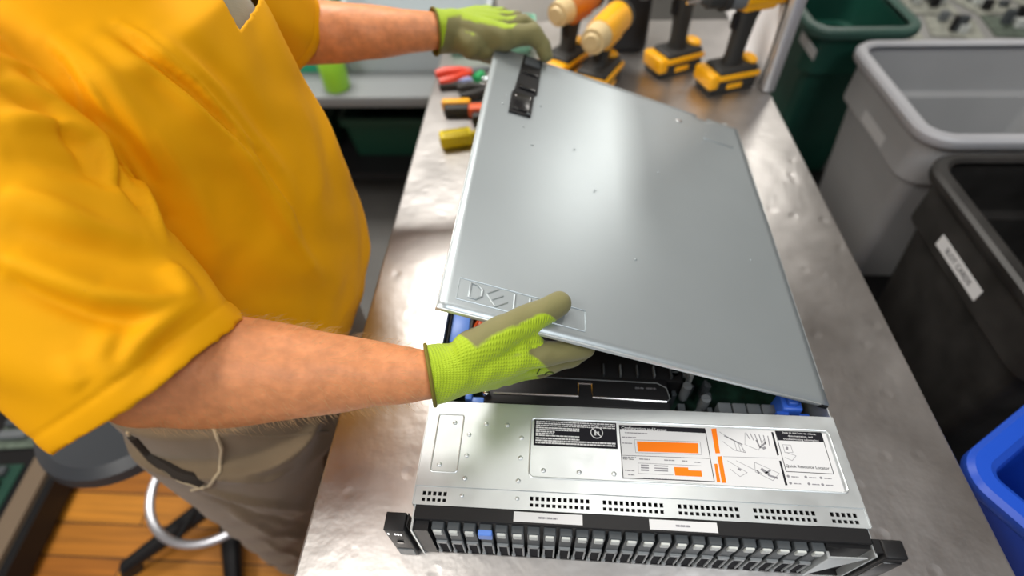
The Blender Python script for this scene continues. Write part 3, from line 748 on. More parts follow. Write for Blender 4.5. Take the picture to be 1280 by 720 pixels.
for px, h, w in FOLDS: fold(v, n, trace(px, bv), h, w*.85)
for px, h, w in (  # sharp gathered creases
    ([(150, 30), (177, 47), (235, 98), (292, 156), (330, 215), (359, 266), (372, 290)], .0042, .0048),
    ([(190, 60), (219, 83), (268, 132), (312, 182), (330, 205)], .0038, .0048),
    ([(160, 48), (225, 100), (285, 160), (325, 220)], -.0035, .0045),
    ([(55, 60), (78, 78), (97, 120), (112, 167), (135, 205), (156, 234), (175, 262)], -.006, .0055),
    ([(80, 70), (110, 110), (135, 160), (160, 210), (185, 262), (205, 300)], .0045, .0055),
    ([(100, 62), (140, 105), (172, 155), (200, 215)], .003, .006),
    ([(0, 90), (45, 118), (85, 150), (112, 185), (128, 212)], -.0055, .005),
    ([(0, 72), (40, 92), (80, 122), (105, 150)], .004, .006),
    ([(0, 152), (45, 152), (85, 162), (115, 182)], .004, .005),
    ([(0, 322), (45, 340), (95, 360), (150, 374), (200, 378)], .0045, .005),
    ([(0, 240), (60, 255), (120, 280)], .003, .006),
    ([(150, 458), (168, 432), (192, 408), (225, 385)], .0035, .0055),
    ([(215, 330), (228, 352), (234, 368)], .004, .005),
    ([(335, 240), (360, 262), (378, 300)], .002, .005)):
    fold(v, n, trace(px, bv), h*1.7, w)
v += n*(.0016*np.sin(v[:, 0]*32+v[:, 2]*45+2*np.sin(v[:, 1]*24))+.0012*np.sin(v[:, 1]*70+v[:, 0]*30+2*np.sin(v[:, 2]*40)))[:, None]
# stitched hem bands
for hem, ax_, rad in ((HEM_R, aR, .12), (HEM_L, aL, .1)):
    rel = (v-np.array(hem)); s_ = rel@np.array(ax_); rr = np.linalg.norm(rel-s_[:, None]*np.array(ax_), axis=1)
    k = (rr < rad) & (s_ < .01) & (s_ > -.06)
    band = -.0013*np.exp(-((s_+.021)/.0016)**2)+.0006*smoothstep(-.021, -.012, s_)
    v[k] += (n*band[:, None])[k]
set_np(sm, v)
VT, VL, VR_, VI = [bv.ray_cast(CAM, ray(*q).normalized())[0] for q in ((300, 42), (288, 18), (311, 24), (300, 24))]
VN = Vector((.75, -.1, .65)).normalized()
def inside_v(c):                     # between the two edges of the neckline
    if c.x < -.53 or (c-VT).length > .14: return False
    return all(((e_-VT).cross(VN).dot(c-VT) > 0) == ((e_-VT).cross(VN).dot(VI-VT) > 0) for e_ in (VL, VR_)) and (c-VT).dot((VL-VT).normalized()+(VR_-VT).normalized()) > 0
b_ = bmesh.new(); b_.from_mesh(sm); b_.normal_update(); kill = []
for f_ in b_.faces:
    c = f_.calc_center_median(); dead = False
    for hem, ax_, rad in ((HEM_R, aR, .092), (HEM_L, aL, .075)):
        rel = c-hem; s_ = rel.dot(ax_)
        if rel.length < rad and s_ > -.012 and f_.normal.dot(ax_) > .55: dead = True
    if c.z < -.055: dead = True
    if inside_v(c): dead = True
    if c.z > .472 and (Vector((c.x, c.y))-Vector((-.525, .36))).length < .092: dead = True
    if dead: kill.append(f_)
bmesh.ops.delete(b_, geom=kill, context='FACES')
for _ in range(3):
    be = [w for w in b_.verts if w.is_boundary]
    new = {}
    for w in be:
        nb = [e.other_vert(w) for e in w.link_edges if e.is_boundary]
        if len(nb) == 2: new[w] = (w.co*2+nb[0].co+nb[1].co)/4
    for w, c in new.items(): w.co = c
b_.to_mesh(sm); b_.free()
shirt = link('shirt', sm, SHIRT, P_); md = shirt.modifiers.new('thick', 'SOLIDIFY'); md.thickness = .0022; md.offset = -1
# ------------------------------------------------------------------ gloves
def glove(joints, wrist, cuff, cuff_r, palm_r, coatdir, coat_thr, tipstart, label, web=.5, s0=0):
    mb = MB()
    for k, (pts, rad) in joints.items():
        mb.chain(pts, rad, 3)
        if k != 'thumb': mb.chain([wrist.lerp(pts[0], .18), wrist.lerp(pts[0], .6), pts[0]], [palm_r, palm_r*.86, rad[0]*1.12], 3)
        else: mb.chain([wrist.lerp(pts[0], .4), pts[0]], [palm_r*.9, rad[0]], 3)
    ring = [joints[k][0][0] for k in ('index', 'middle', 'ring', 'pinky')]
    for i in range(3): mb.chain([ring[i], ring[i+1]], [.0125, .0125], 3)
    T_, I_ = joints['thumb'][0], joints['index'][0]
    mb.chain([T_[1], I_[0].lerp(wrist, .25)], [.013, .013], 3)
    mb.chain([T_[1].lerp(T_[2], web), I_[0].lerp(I_[1], web*.8)], [.011, .011], 3); mb.chain([T_[1].lerp(T_[2], web*.5), I_[0]], [.0125, .0125], 3)
    d = (cuff-wrist).normalized()
    mb.frustum(cuff, cuff.lerp(wrist, .6), cuff_r*1.04, cuff_r*.97, 40); mb.frustum(cuff.lerp(wrist, .6), wrist, cuff_r*.97, palm_r*1.12, 40); mb.sphere(wrist, palm_r*1.12)
    me = fuse(mb, .0017, 12, .5)
    b_ = bmesh.new(); b_.from_mesh(me); b_.normal_update()
    bmesh.ops.delete(b_, geom=[f_ for f_ in b_.faces if (f_.calc_center_median()-cuff).dot(d) > -.003 and f_.normal.dot(d) > .5], context='FACES')
    for _ in range(3):
        new = {}
        for w in b_.verts:
            if w.is_boundary:
                nb = [e.other_vert(w) for e in w.link_edges if e.is_boundary]
                if len(nb) == 2: new[w] = (w.co*2+nb[0].co+nb[1].co)/4
        for w, c in new.items(): w.co = c
    b_.to_mesh(me); b_.free()
    v = verts_np(me); n = norms_np(me)
    v += n*(.0005*np.sin(v[:, 0]*210+np.sin(v[:, 2]*120)*2))[:, None]; set_np(me, v)
    ax_ = np.array((joints['middle'][0][0]-wrist).normalized()); rel = v-np.array(wrist); s_ = rel@ax_
    c = (n@np.array(Vector(coatdir).normalized())-coat_thr)*1.2+.5
    c = np.where(s_ < .006+s0, c-1.5*smoothstep(.006+s0, -.012+s0, s_), c)
    for k, (pts, rad) in joints.items():
        dd, t_ = poly_dist(v, [tuple(p) for p in pts]); near = dd < rad[-2]*1.35
        c = np.where(near, np.maximum(c, c+1.6*smoothstep(tipstart[k], tipstart[k]+.3, t_)), c)
    at_ = me.attributes.new('coating', 'FLOAT', 'POINT'); at_.data.foreach_set('value', np.clip(c, 0, 1).astype(np.float32))
    side = np.array(Vector(coatdir).normalized()); side = side-ax_*(side@ax_); side /= np.linalg.norm(side); oth = np.cross(ax_, side)
    cs = rel-np.outer(s_, ax_); ang = np.arctan2(cs@side, cs@oth)*.03
    kn = np.stack([s_, ang, np.zeros(len(v))], 1)
    at_ = me.attributes.new('knit', 'FLOAT_VECTOR', 'POINT'); at_.data.foreach_set('vector', kn.ravel().astype(np.float32))
    g = link('glove', me, GLOVE, P_, label); md = g.modifiers.new('thick', 'SOLIDIFY'); md.thickness = .0015; md.offset = -1
    # rolled cuff edge
    e1 = d.orthogonal().normalized(); e2 = d.cross(e1)
    mb = MB(); mb.tube([cuff-d*.0012+(e1*math.cos(a)+e2*math.sin(a))*cuff_r*1.035 for a in np.linspace(0, 2*math.pi, 40, endpoint=False)], .0019, 8, True)
    link('cuff_edge', mb.mesh('cuff_edge'), mat('cuff_thread', srgb(112, 104, 30), .8), g, 'dull olive rolled cuff edge')
    return g
JR = dict(
    thumb=([at(588, 441, .508), at(630, 415, .513), at(672, 394, .526), at(700, 379, .537)], [.021, .0175, .0148, .0125]),
    index=([at(652, 446, .527), at(692, 441, .537), at(716, 438, .547), at(733, 435, .555)], [.0145, .0125, .0115, .010]),
    middle=([at(643, 457, .547), at(688, 452, .562), at(714, 446, .573), at(728, 440, .582)], [.0145, .0125, .0115, .010]),
    ring=([at(632, 464, .566), at(672, 460, .585), at(698, 452, .597), at(712, 445, .606)], [.014, .012, .011, .0095]),
    pinky=([at(620, 468, .583), at(650, 464, .601), at(671, 457, .61), at(684, 450, .617)], [.013, .0105, .0095, .0085]))
gr_ = glove(JR, at(572, 462, .513), at(536, 469, .508), .0285, .0235, (-.1, .75, .66), .25, dict(thumb=.62, index=.0, middle=.1, ring=.1, pinky=.1), 'green knit glove with olive palm, on the near hand', .62)
JL = dict(
    thumb=([at(590, 56, .825), at(604, 62, .835), at(616, 70, .88), at(640, 77, .907)], [.022, .018, .014, .012]),
    index=([at(630, 47, .825), at(666, 42, .832), at(677, 55, .838), at(682, 69, .845)], [.0185, .0155, .0135, .012]),
    middle=([at(626, 36, .858), at(656, 29, .872), at(668, 39, .875), at(671, 52, .877)], [.0175, .0135, .012, .0105]),
    ring=([at(619, 27, .885), at(645, 23, .902), at(657, 31, .907), at(660, 43, .905)], [.0165, .0125, .0115, .010]),
    pinky=([at(610, 20, .905), at(630, 18, .925), at(641, 25, .935), at(645, 35, .93)], [.015, .0115, .010, .009]))
gl_ = glove(JL, at(570, 39, .835), at(542, 40, .823), .0325, .0285, (.1, -.62, -.78), -.42, dict(thumb=.1, index=.05, middle=.1, ring=.2, pinky=.2), 'green knit glove with olive palm, on the far hand', .1, -.022)
# dark print on the near glove
gme = gr_.data; gv = verts_np(gme)+np.array(P_.location); gb = BVHTree.FromPolygons([tuple(x) for x in gv], [tuple(p.vertices) for p in gme.polygons])
mb = MB()
for px in ([(671, 467), (673, 463), (675, 461)], [(681, 468.5), (682, 466), (686, 464.5), (690, 465), (692, 466.5)]):
    pts = trace(px, gb, .0004)
    if len(pts) > 2: mb.tube(pts, .0008, 6)
if len(mb.bm.verts): link('print_mark', mb.mesh('print_mark'), mat('print_ink', srgb(70, 84, 20), .7), gr_, 'small dark print')

# ------------------------------------------------------------------ cordless tools at the far end of the table
def xf(o, ang): o.rotation_euler = (0, 0, ang)
def cordless(name, label, loc, ang, s=1.0, bodycol=YEL, lean=.30, hz=.19, nose=None):
    t = thing(name, label, 'drill', loc, (0, 0, ang), 'cordless tools at the far end of the table'); t.scale = (s, s, s)
    def p(n, mb, m, par=t, lab=None): return link(n, mb.mesh(n), m, par, lab, True)
    mb = MB(); mb.box((-.06, -.037, 0), (.066, .037, .030), .006, 3); bat = p('battery', mb, RUB)
    mb = MB(); mb.box((.045, -.040, .012), (.073, .040, .050), .008, 3); p('battery_latch', mb, YEL, bat, 'yellow battery front')
    for s_ in (-1, 1):
        mb = MB(); mb.box((-.062, s_*.0375-.003, .032), (.05, s_*.0375+.003, .046), .003, 2); p('side_rail', mb, YEL, bat)
    mb = MB(); mb.box((-.02, -.0385, .008), (.022, .0385, .022), .002, 2); p('badge', mb, ORG if bodycol is ORG else YEL, bat)
    mb = MB(); mb.box((-.060, -.036, .030), (.05, .036, .058), .010, 3); p('foot', mb, RUB)
    mb = MB(); mb.sphere((-.05, 0, .06), (.016, .026, .010)); p('rear_bumper', mb, YEL)
    hb = Vector((0, 0, .05)); ht = Vector((-lean*.18, 0, hz))
    mb = MB(); mb.loft([ell(hb.lerp(ht, k).x, 0, rx, ry, hb.lerp(ht, k).z, 24, 2.6) for k, rx, ry in ((0, .027, .021), (.2, .021, .0175), (.5, .022, .018), (.8, .025, .019), (1, .03, .023))]); p('handle', mb, RUB)
    mb = MB(); q = hb.lerp(ht, .78); mb.box((q.x+.018, -.009, q.z-.02), (q.x+.034, .009, q.z+.016), .005, 2); p('trigger', mb, BLACKP)
    cx, cz = ht.x, ht.z+.026
    R_ = Matrix.Rotation(math.pi/2, 4, 'Y')
    def cyl(x0, x1, r0, r1): mb_ = MB(); mb_.frustum((cx+x0, 0, cz), (cx+x1, 0, cz), r0, r1, 32); return mb_
    mb = MB(); mb.frustum((cx-.085, 0, cz), (cx+.03, 0, cz), .034, .033, 32); mb.sphere((cx-.085, 0, cz), (.012, .034, .034)); mb.box((cx-.06, -.025, cz-.036), (cx+.03, .025, cz), .012, 3); p('motor_housing', mb, bodycol, t)
    mb = cyl(-.088, -.074, .0352, .0352); mb.sphere((cx-.09, 0, cz), (.012, .03, .03)); p('rear_cap', mb, RUB)
    mb = cyl(.03, .066, .031, .027); p('gear_case', mb, nose or MIDG)
    if nose:
        mb = cyl(.066, .073, .020, .016); p('nose_ring', mb, nose); return t
    mb = cyl(.066, .082, .029, .028)
    mb.frustum((cx+.082, 0, cz), (cx+.115, 0, cz), .022, .019, 24); mb.frustum((cx+.115, 0, cz), (cx+.128, 0, cz), .018, .008, 24); ck = p('chuck', mb, RUB)
    mb = cyl(.128, .165, .0035, .0035); p('bit', mb, CHROME, ck)
    return t
fw = math.atan2(-.045, -.128)
CREAM = mat('cream_nose', srgb(214, 190, 140), .5)
cordless('cordless_drill', 'yellow and black cordless drill standing closest to the white partition', (.306, .985, 0), fw, .88, YEL, .04)
cordless('cordless_drill', 'yellow and black cordless drill second from the white partition', (.203, 1.062, 0), fw+.12, .88, YEL, -.02)
cordless('impact_driver', 'compact yellow driver with cream nose behind the lid edge', (.022, .975, 0), -2.05, .95, YEL, .1, .10, CREAM)
cordless('impact_driver', 'brownish orange driver nearest the far gloved hand', (-.045, 1.05, 0), -2.2, .9, mat('tool_brown', srgb(196, 112, 20), .45), .1, .13, CREAM)
t = thing('tool_case', 'black hard case standing behind the cordless tools', 'case', (.105, 1.19, 0))
mb = MB(); mb.box((.055, 1.14, 0), (.15, 1.24, .2), .012, 3); link('case_shell', mb.mesh('m'), BLACKP, t)
mb = MB(); mb.tube([(.075, 1.19, .2), (.08, 1.19, .225), (.125, 1.19, .225), (.13, 1.19, .2)], .007, 8); link('handle', mb.mesh('m'), RUB, t)
for x in (.068, .117):
    mb = MB(); mb.box((x, 1.133, .12), (x+.02, 1.142, .15), .003, 2); link('clasp', mb.mesh('m'), MIDG, t)
# white side panel with its frame post
t = thing('white_partition', 'white partition in grey metal frame along the right edge of the table', 'partition', (.39, 1.25, 0))
mb = MB(); mb.box((.384, .985, 0.002), (.392, 1.60, .5), .002); link('board', mb.mesh('m'), mat('white_board', (.9, .9, .92, 1), .5), t)
mb = MB(); mb.box((.378, .945, 0.002), (.402, .972, .52), .003, 2); link('frame_post', mb.mesh('m'), mat('pale_metal', (.62, .62, .63, 1), .4, .6), t)
mb = MB(); mb.box((.380, .972, 0.002), (.396, .985, .5), .001); link('gap_shade', mb.mesh('m'), RUB, t)  # dark strip put in for the shaded gap between post and board
mb = MB(); mb.box((.378, .945, .5), (.402, 1.60, .52), .003, 2); link('frame_rail', mb.mesh('m'), MATS['pale_metal'], t)

# ------------------------------------------------------------------ hand tools on the left of the table
def grip(mb, a, b, r, prof=((0, .75), (.06, 1), (.3, .92), (.55, 1.0), (.85, .95), (1, .6))):
    a, b = Vector(a), Vector(b); pts = [a.lerp(b, k) for k, _ in prof]; mb.tube(pts, [r*s_ for _, s_ in prof], 12); return mb
t = thing('screwdriver', 'yellow handled screwdriver nearest the camera beside the lid edge', 'screwdriver', (-.25, .765, 0))
a = onz(550, 176, .014); b = onz(590, 170, .014); ax = (b-a).normalized()
mb = MB(); sd = ax.cross(Vector((0, 0, 1)))
M_ = Matrix((ax, -sd, Vector((0, 0, 1)))).transposed().to_4x4()
mb.box((0, -.016, -.013), ((b-a).length, .016, .015), .006, 3, Matrix.Translation(a) @ M_)
hd = link('handle', mb.mesh('m'), mat('handle_yellow', srgb(226, 204, 10), .4), t)
for k in (-1, 0, 1):
    mb = MB(); mb.box((.008, k*.009-.0015, .012), ((b-a).length-.006, k*.009+.0015, .0165), .001, 1, Matrix.Translation(a) @ M_); link('ridge', mb.mesh('m'), mat('handle_ridge', srgb(190, 168, 8), .5), hd)
mb = MB(); grip(mb, b, b+ax*.03, .011); link('collar', mb.mesh('m'), MATS['handle_ridge'], t)
mb = MB(); mb.frustum(b+ax*.03, b+ax*.12, .0035, .0035, 12); link('shaft', mb.mesh('m'), CHROME, t)
t = thing('utility_knife', 'yellow and black utility knife lying between the yellow screwdriver and red pliers', 'knife', (-.27, .9, 0))
a = onz(552, 136, .012); b = onz(588, 135, .012); ax = (b-a).normalized(); M_ = Matrix.Translation(a) @ Matrix((ax, -ax.cross(Vector((0, 0, 1))), Vector((0, 0, 1)))).transposed().to_4x4(); L_ = (b-a).length
mb = MB(); mb.box((0, .002, -.01), (L_, .020, .014), .005, 3, M_); link('body', mb.mesh('m'), YEL, t)
mb = MB(); mb.box((.006, -.018, -.012), (L_+.01, .004, .010), .005, 3, M_); link('rubber_grip', mb.mesh('m'), RUB, t)
mb = MB(); mb.box((L_, .004, -.004), (L_+.05, .016, .004), .001, 1, M_); link('blade_guide', mb.mesh('m'), CHROME, t)
t = thing('crimping_tool', 'orange and black crimping tool half hidden by the lid edge', 'hand tool', (-.22, .89, 0))
a = onz(586, 142, .014); b = onz(622, 140, .014); ax = (b-a).normalized(); M_ = Matrix.Translation(a) @ Matrix((ax, -ax.cross(Vector((0, 0, 1))), Vector((0, 0, 1)))).transposed().to_4x4()
mb = MB(); mb.box((0, -.004, -.012), (.09, .022, .013), .006, 3, M_); link('handle', mb.mesh('m'), ORG, t)
mb = MB(); mb.box((.006, -.03, -.013), (.09, -.008, .010), .006, 3, M_); link('handle', mb.mesh('m'), RUB, t, 'black lower handle')
mb = MB(); mb.box((.09, -.02, -.01), (.14, .018, .012), .004, 2, M_); link('jaw', mb.mesh('m'), MIDG, t)
t = thing('pliers', 'red handled pliers lying farthest along the left of the table', 'pliers', (-.27, 1.03, 0))
a = onz(547, 98, .014); b = onz(590, 90, .014); ax = (b-a).normalized(); sd = Vector((0, 0, 1)).cross(ax)
for s_, c in ((1, RED), (-1, RED)):
    mb = MB(); mb.tube([a+sd*s_*.02, a.lerp(b, .3)+sd*s_*.022, a.lerp(b, .7)+sd*s_*.014, b+sd*s_*.004], [.009, .012, .011, .007], 10); link('handle', mb.mesh('m'), c, t)
mb = MB(); mb.frustum(b-Vector((0, 0, .006)), b+Vector((0, 0, .006)), .013, .013, 20); mb.tube([b, b+ax*.03, b+ax*.055], [.011, .009, .004], 10); link('jaw', mb.mesh('m'), MIDG, t)
t = thing('pliers', 'black handled cutters lying between the red pliers and the utility knife', 'pliers', (-.24, .97, 0))
a = onz(574, 116, .012); b = onz(610, 110, .012); ax = (b-a).normalized(); sd = Vector((0, 0, 1)).cross(ax)
for s_ in (1, -1):
    mb = MB(); mb.tube([a+sd*s_*.018, a.lerp(b, .4)+sd*s_*.02, b+sd*s_*.004], [.008, .011, .007], 10); link('handle', mb.mesh('m'), RUB, t)
mb = MB(); mb.tube([b, b+ax*.03, b+ax*.05], [.011, .009, .004], 10); link('jaw', mb.mesh('m'), MIDG, t)
def driver(label, px0, px1, r, m, cat='screwdriver', name='screwdriver'):
    a, b = onz(*px0, r), onz(*px1, r); ax = (b-a).normalized(); t = thing(name, label, cat, (a.x, a.y, 0))
    mb = MB(); grip(mb, a, b, r); link('handle', mb.mesh('m'), m, t)
    mb = MB(); mb.frustum(b, b+ax*.07, .003, .003, 10); link('shaft', mb.mesh('m'), CHROME, t)
driver('white and blue handled small screwdriver beside the red pliers', (570, 103), (590, 100), .009, mat('handle_bluewhite', srgb(150, 160, 205), .4))
driver('small green handled screwdriver poking out at the lid corner', (594, 100), (604, 92), .011, GRN)
driver('dark handled screwdriver lying under the red pliers', (549, 108), (580, 106), .008, RUB)
t = thing('parts_tray', 'pale green parts tray beyond the far gloved hand', 'tray', (-.23, 1.2, 0))
mb = MB(); mb.loft([rrect(-.23, 1.2, .10, .06, .012, 0.001), rrect(-.23, 1.2, .11, .07, .012, .04), rrect(-.23, 1.2, .104, .064, .01, .04), rrect(-.23, 1.2, .096, .056, .01, .006)]); link('tray', mb.mesh('m'), mat('tray_green', srgb(120, 176, 152), .5), t)

# ------------------------------------------------------------------ bins along the right of the table
def bin_(label, cx, cy, hx, hy, z0, z1, m, rim_m, ang=0, band=.13, lip=.022, step=.012, taper=.86, r=.05):
    t = thing('storage_bin', label, 'bin', (cx, cy, z0), (0, 0, ang))
    H = z1-z0
    def R_(k, d, z): return rrect(0, 0, hx*k+d, hy*k+d, max(.01, r*k+d), z, 8)
    mb = MB(); w = .005
    zb = H-band
    mb.loft([R_(taper, -step, 0), R_(1, -step-.008, zb-.006), R_(1, 0, zb), R_(1, 0, H-.02), R_(1, -w, H-.02), R_(1, -w, zb), R_(1, -step-.008-w, zb-.008), R_(taper, -step-w, .008)])
    link('tub', mb.mesh('m'), m, t, None, True)
    mb = MB()
    mb.loft([R_(1, -w-.001, H-.022), R_(1, .002, H-.022), R_(1, lip-.004, H-.026), R_(1, lip, H-.02), R_(1, lip, H-.006), R_(1, lip-.006, H), R_(1, 0, H+.001), R_(1, -w-.003, H-.004)], False)
    link('rim', mb.mesh('m'), rim_m, t, None, True)
    return t
GREYB = mat('grey_bin', (.42, .43, .44, 1), .5, var=.05, vscale=5); GREYR = mat('grey_bin_rim', (.52, .53, .56, 1), .45)
BLK = mat('black_bin', (.022, .021, .02, 1), .48, var=.5, vscale=12, bump=.08, bscale=60)
GRB = mat('green_bin', (.012, .075, .052, 1), .38, var=.15, vscale=6); BLB = mat('blue_bin', (.008, .06, .46, 1), .42)
Z0, Z1 = -.52, -.05
k_bin = bin_('black storage bin with a white SLOT CARDS tag beside the steel table', .98, .555, .285, .225, Z0, Z1, BLK, BLK)
g_bin = bin_('grey storage bin between the black bin and the dark green bin', .985, 1.055, .27, .205, Z0, Z1+.01, GREYB, GREYR)
d_bin = bin_('dark green storage bin farthest along the right of the table', .76, 1.51, .13, .18, Z0, Z1+.02, GRB, mat('green_bin_rim', (.05, .12, .095, 1), .45))
bl = bin_('bright blue storage bin at the near right beside the table',   .660, .030, .125, .20, Z0, -.035, BLB, mat('blue_bin_rim', (.008, .07, .50, 1), .4), .576, r=.022)
def bin_tag(par, pxs, x, dx=0, text=None):
    P = [onx(px, py, x) for px, py in pxs]
    y0, y1 = max(p.y for p in P), min(p.y for p in P); zc = sum(p.z for p in P)/len(P); hh = .0135
    mb = MB(); mb.box((x-.0012, y1, zc-hh), (x+.0002, y0, zc+hh), .0004, 1); o = link('tag', mb.mesh('m'), WHITE, par, 'white paper tag')
    if text: text_on('lettering', text, .0155, Vector((x-.0013, (y0+y1)/2, zc)), (0, -1, 0), (0, 0, 1), mat('tag_ink', (.05, .05, .06, 1), .6), o, 'CENTER', .0003)
bin_tag(k_bin, [(1174, 300), (1224, 370)], .695, 0, 'SLOT CARDS')
bin_tag(g_bin, [(1079, 144), (1104, 178)], .715)
bin_tag(d_bin, [(1002, 42), (1018, 72)], .629)
t = thing('low_bench', 'dark low bench carrying the storage bins', 'bench', (.95, .65, -.9))
mb = MB(); mb.box((.47, -.45, -.545), (1.35, 1.69, -.52), .004); link('bench_top', mb.mesh('m'), BLACKP, t)
for x in (.52, 1.30):
    for y in (-.4, .65, 1.64):
        mb = MB(); mb.box((x-.025, y-.025, -.9), (x+.025, y+.025, -.545), .003); link('leg', mb.mesh('m'), BLACKP, t)

# ------------------------------------------------------------------ bench behind the bins with scrap boards
GB = mat('grey_cabinet', (.20, .21, .21, 1), .5)
t = thing('side_bench', 'grey bench heaped with scrap boards behind the bins', 'bench', (2.0, 1.95, -.9))
mb = MB(); mb.box((1.02, 1.73, -.9), (3.2, 2.32, -.29)); link('cabinet', mb.mesh('m'), GB, t)
mb = MB(); mb.box((1.0, 1.70, -.29), (3.22, 2.34, -.25), .006, 2); link('bench_top', mb.mesh('m'), mat('bench_laminate', (.27, .27, .26, 1), .5), t)
r = random.Random(21)
def board(label, x, y, z, sx, sy, ang, m):
    t = thing('circuit_board', label, 'circuit board', (x, y, z), (0, 0, ang), 'scrap boards on the bench behind the bins')
    mb = MB(); mb.box((-sx, -sy, .001), (sx, sy, .006), .001, 1); link('board', mb.mesh('m'), m, t, None, True)
    for k in range(5):
        mb = MB(); a, b = r.uniform(-.7, .5)*sx, r.uniform(-.7, .5)*sy; mb.box((a, b, .006), (a+sx*.35, b+sy*.3, .02+r.uniform(0, .04)), .002, 1)
        link('component', mb.mesh('m'), [PALEG, DARKG, BLACKP, MIDG][k % 4], t, None, True)
M2 = mat('dusty_board', (.10, .13, .10, 1), .6, var=.4, vscale=40); M3 = mat('pale_board', (.33, .34, .29, 1), .6, var=.3, vscale=40)
for i in range(18): board('scrap circuit board lying on the grey bench behind the bins', 1.12+(i % 6)*.2, 1.81+.19*(i//6), -.249, .08, .08, r.uniform(-.3, .3), [M2, M3, PCB, M3][r.randrange(4)])

# ------------------------------------------------------------------ far aisle on the left
t = thing('tall_cabinet', 'pale grey cabinet standing beyond the far end of the table', 'cabinet', (-.05, 2.0, -.9))
mb = MB(); mb.box((-.27, 1.82, -.86), (.17, 2.2, .75), .006, 2); link('carcass', mb.mesh('m'), mat('cabinet_paint', (.82, .80, .74, 1), .5), t)
for x0 in (-.265, -.047):
    mb = MB(); mb.box((x0, 1.805, -.85), (x0+.213, 1.822, .74), .004, 2); dr = link('door', mb.mesh('m'), MATS['cabinet_paint'], t)
    mb = MB(); xx = x0+(.19 if x0 < -.1 else .02); mb.tube([(xx, 1.806, .1), (xx, 1.785, .11), (xx, 1.785, .24), (xx, 1.806, .25)], .006, 8); link('handle', mb.mesh('m'), CHROME, dr)
mb = MB(); mb.box((-.25, 1.84, -.9), (.15, 2.18, -.86)); link('plinth', mb.mesh('m'), BLACKP, t)
t = thing('far_bench', 'grey low bench across the aisle behind the man', 'bench', (-1.3, 1.9, -.9))
mb = MB(); mb.box((-2.6, 1.5, -.36), (-.30, 2.2, -.32), .005, 2); link('bench_top', mb.mesh('m'), mat('bench_grey', (.22, .235, .24, 1), .4), t)
for x in (-2.5, -1.4, -.38):
    mb = MB(); mb.box((x-.03, 1.6, -.9), (x+.03, 2.15, -.36)); link('leg', mb.mesh('m'), BLACKP, t)
PG = mat('pale_tote', (.48, .53, .55, 1), .4)
def tote(label, cx, cy, hx, hy, z, h, m, name='tote'):
    t = thing(name, label, 'tote', (cx, cy, z)); mb = MB()
    mb.loft([rrect(0, 0, hx*.93, hy*.93, .02, 0.001), rrect(0, 0, hx, hy, .025, h-.03), rrect(0, 0, hx+.012, hy+.012, .025, h-.03), rrect(0, 0, hx+.012, hy+.012, .025, h), rrect(0, 0, hx-.004, hy-.004, .02, h), rrect(0, 0, hx*.93-.004, hy*.93-.004, .02, .006)])
    link('tub', mb.mesh('m'), m, t, None, True)
    mb = MB(); mb.box((-.05, -hy-.0135, h-.024), (.05, -hy-.008, h-.006), .002, 1); link('handle', mb.mesh('m'), m, t, None, True)
tote('wide pale grey tote on the far bench, next to the table corner', -.565, 1.86, .265, .2, -.32, .17, PG)
tote('green tote on the far bench close behind the man', -1.035, 1.86, .165, .2, -.32, .2, mat('tote_green', (.03, .42, .24, 1), .4))
t = thing('spray_bottle', 'lime green bottle on the far bench in front of the green tote', 'bottle', (-1.14, 1.53, -.32))
b0 = onz(411, 122, -.30)
t.location = (b0.x, 1.56, -.32)
mb = MB(); mb.loft([ell(0, 0, rr, rr, z, 24, 2) for z, rr in ((0.001, .04), (.01, .045), (.12, .045), (.15, .03), (.16, .015), (.18, .015))]); link('bottle', mb.mesh('m'), mat('lime', (.35, .75, .05, 1), .35), t, None, True)
mb = MB(); mb.frustum((0, 0, .175), (0, 0, .2), .018, .016); mb.box((-.012, -.045, .195), (.012, .02, .215), .004, 2); link('spray_head', mb.mesh('m'), GRN, t, None, True)
for x, lab in ((-.62, 'dark green crate under the far bench, next to the table corner'), (-1.22, 'dark green crate under the far bench, directly behind the man')):
    tote(lab, x, 1.86, .27, .2, -.68, .18, mat('crate_green', (.006, .05, .028, 1), .5), 'crate')
t = thing('crate_shelf', 'dark shelf board carrying crates under the far bench', 'shelf', (-1.3, 1.85, -.72))
mb = MB(); mb.box((-2.6, 1.55, -.705), (-.3, 2.15, -.68)); link('shelf_board', mb.mesh('m'), BLACKP, t)

# ------------------------------------------------------------------ stool and cart behind the man
sx, sy = -.93, .324
t = thing('work_stool', 'black round work stool with metal foot ring behind the man', 'stool', (sx, sy, -.9))
def ringprof(prof, n=40): 
    mb = MB(); mb.loft([[Vector((sx+rr*math.cos(2*math.pi*k/n), sy+rr*math.sin(2*math.pi*k/n), z)) for k in range(n)] for rr, z in prof]); return mb
link('seat', ringprof(((.11, -.36), (.148, -.352), (.16, -.335), (.155, -.315), (.135, -.302), (.08, -.31), (.03, -.311))).mesh('m'), mat('stool_vinyl', (.035, .04, .047, 1), .38), t)
mb = MB(); mb.frustum((sx, sy, -.80), (sx, sy, -.36), .024, .02); link('column', mb.mesh('m'), BLACKP, t)
mb = MB(); mb.tube([(sx+.155*math.cos(a), sy+.155*math.sin(a), -.72) for a in np.linspace(0, 2*math.pi, 48, endpoint=False)], .011, 10, True)
fr = link('foot_ring', mb.mesh('m'), mat('foot_ring_metal', (.55, .56, .6, 1), .35, .6), t, 'pale metal foot ring')
for a in (.3, 2.4, 4.5):
    mb = MB(); mb.tube([(sx, sy, -.72), (sx+.155*math.cos(a), sy+.155*math.sin(a), -.72)], .007, 8); link('spoke', mb.mesh('m'), BLACKP, fr)
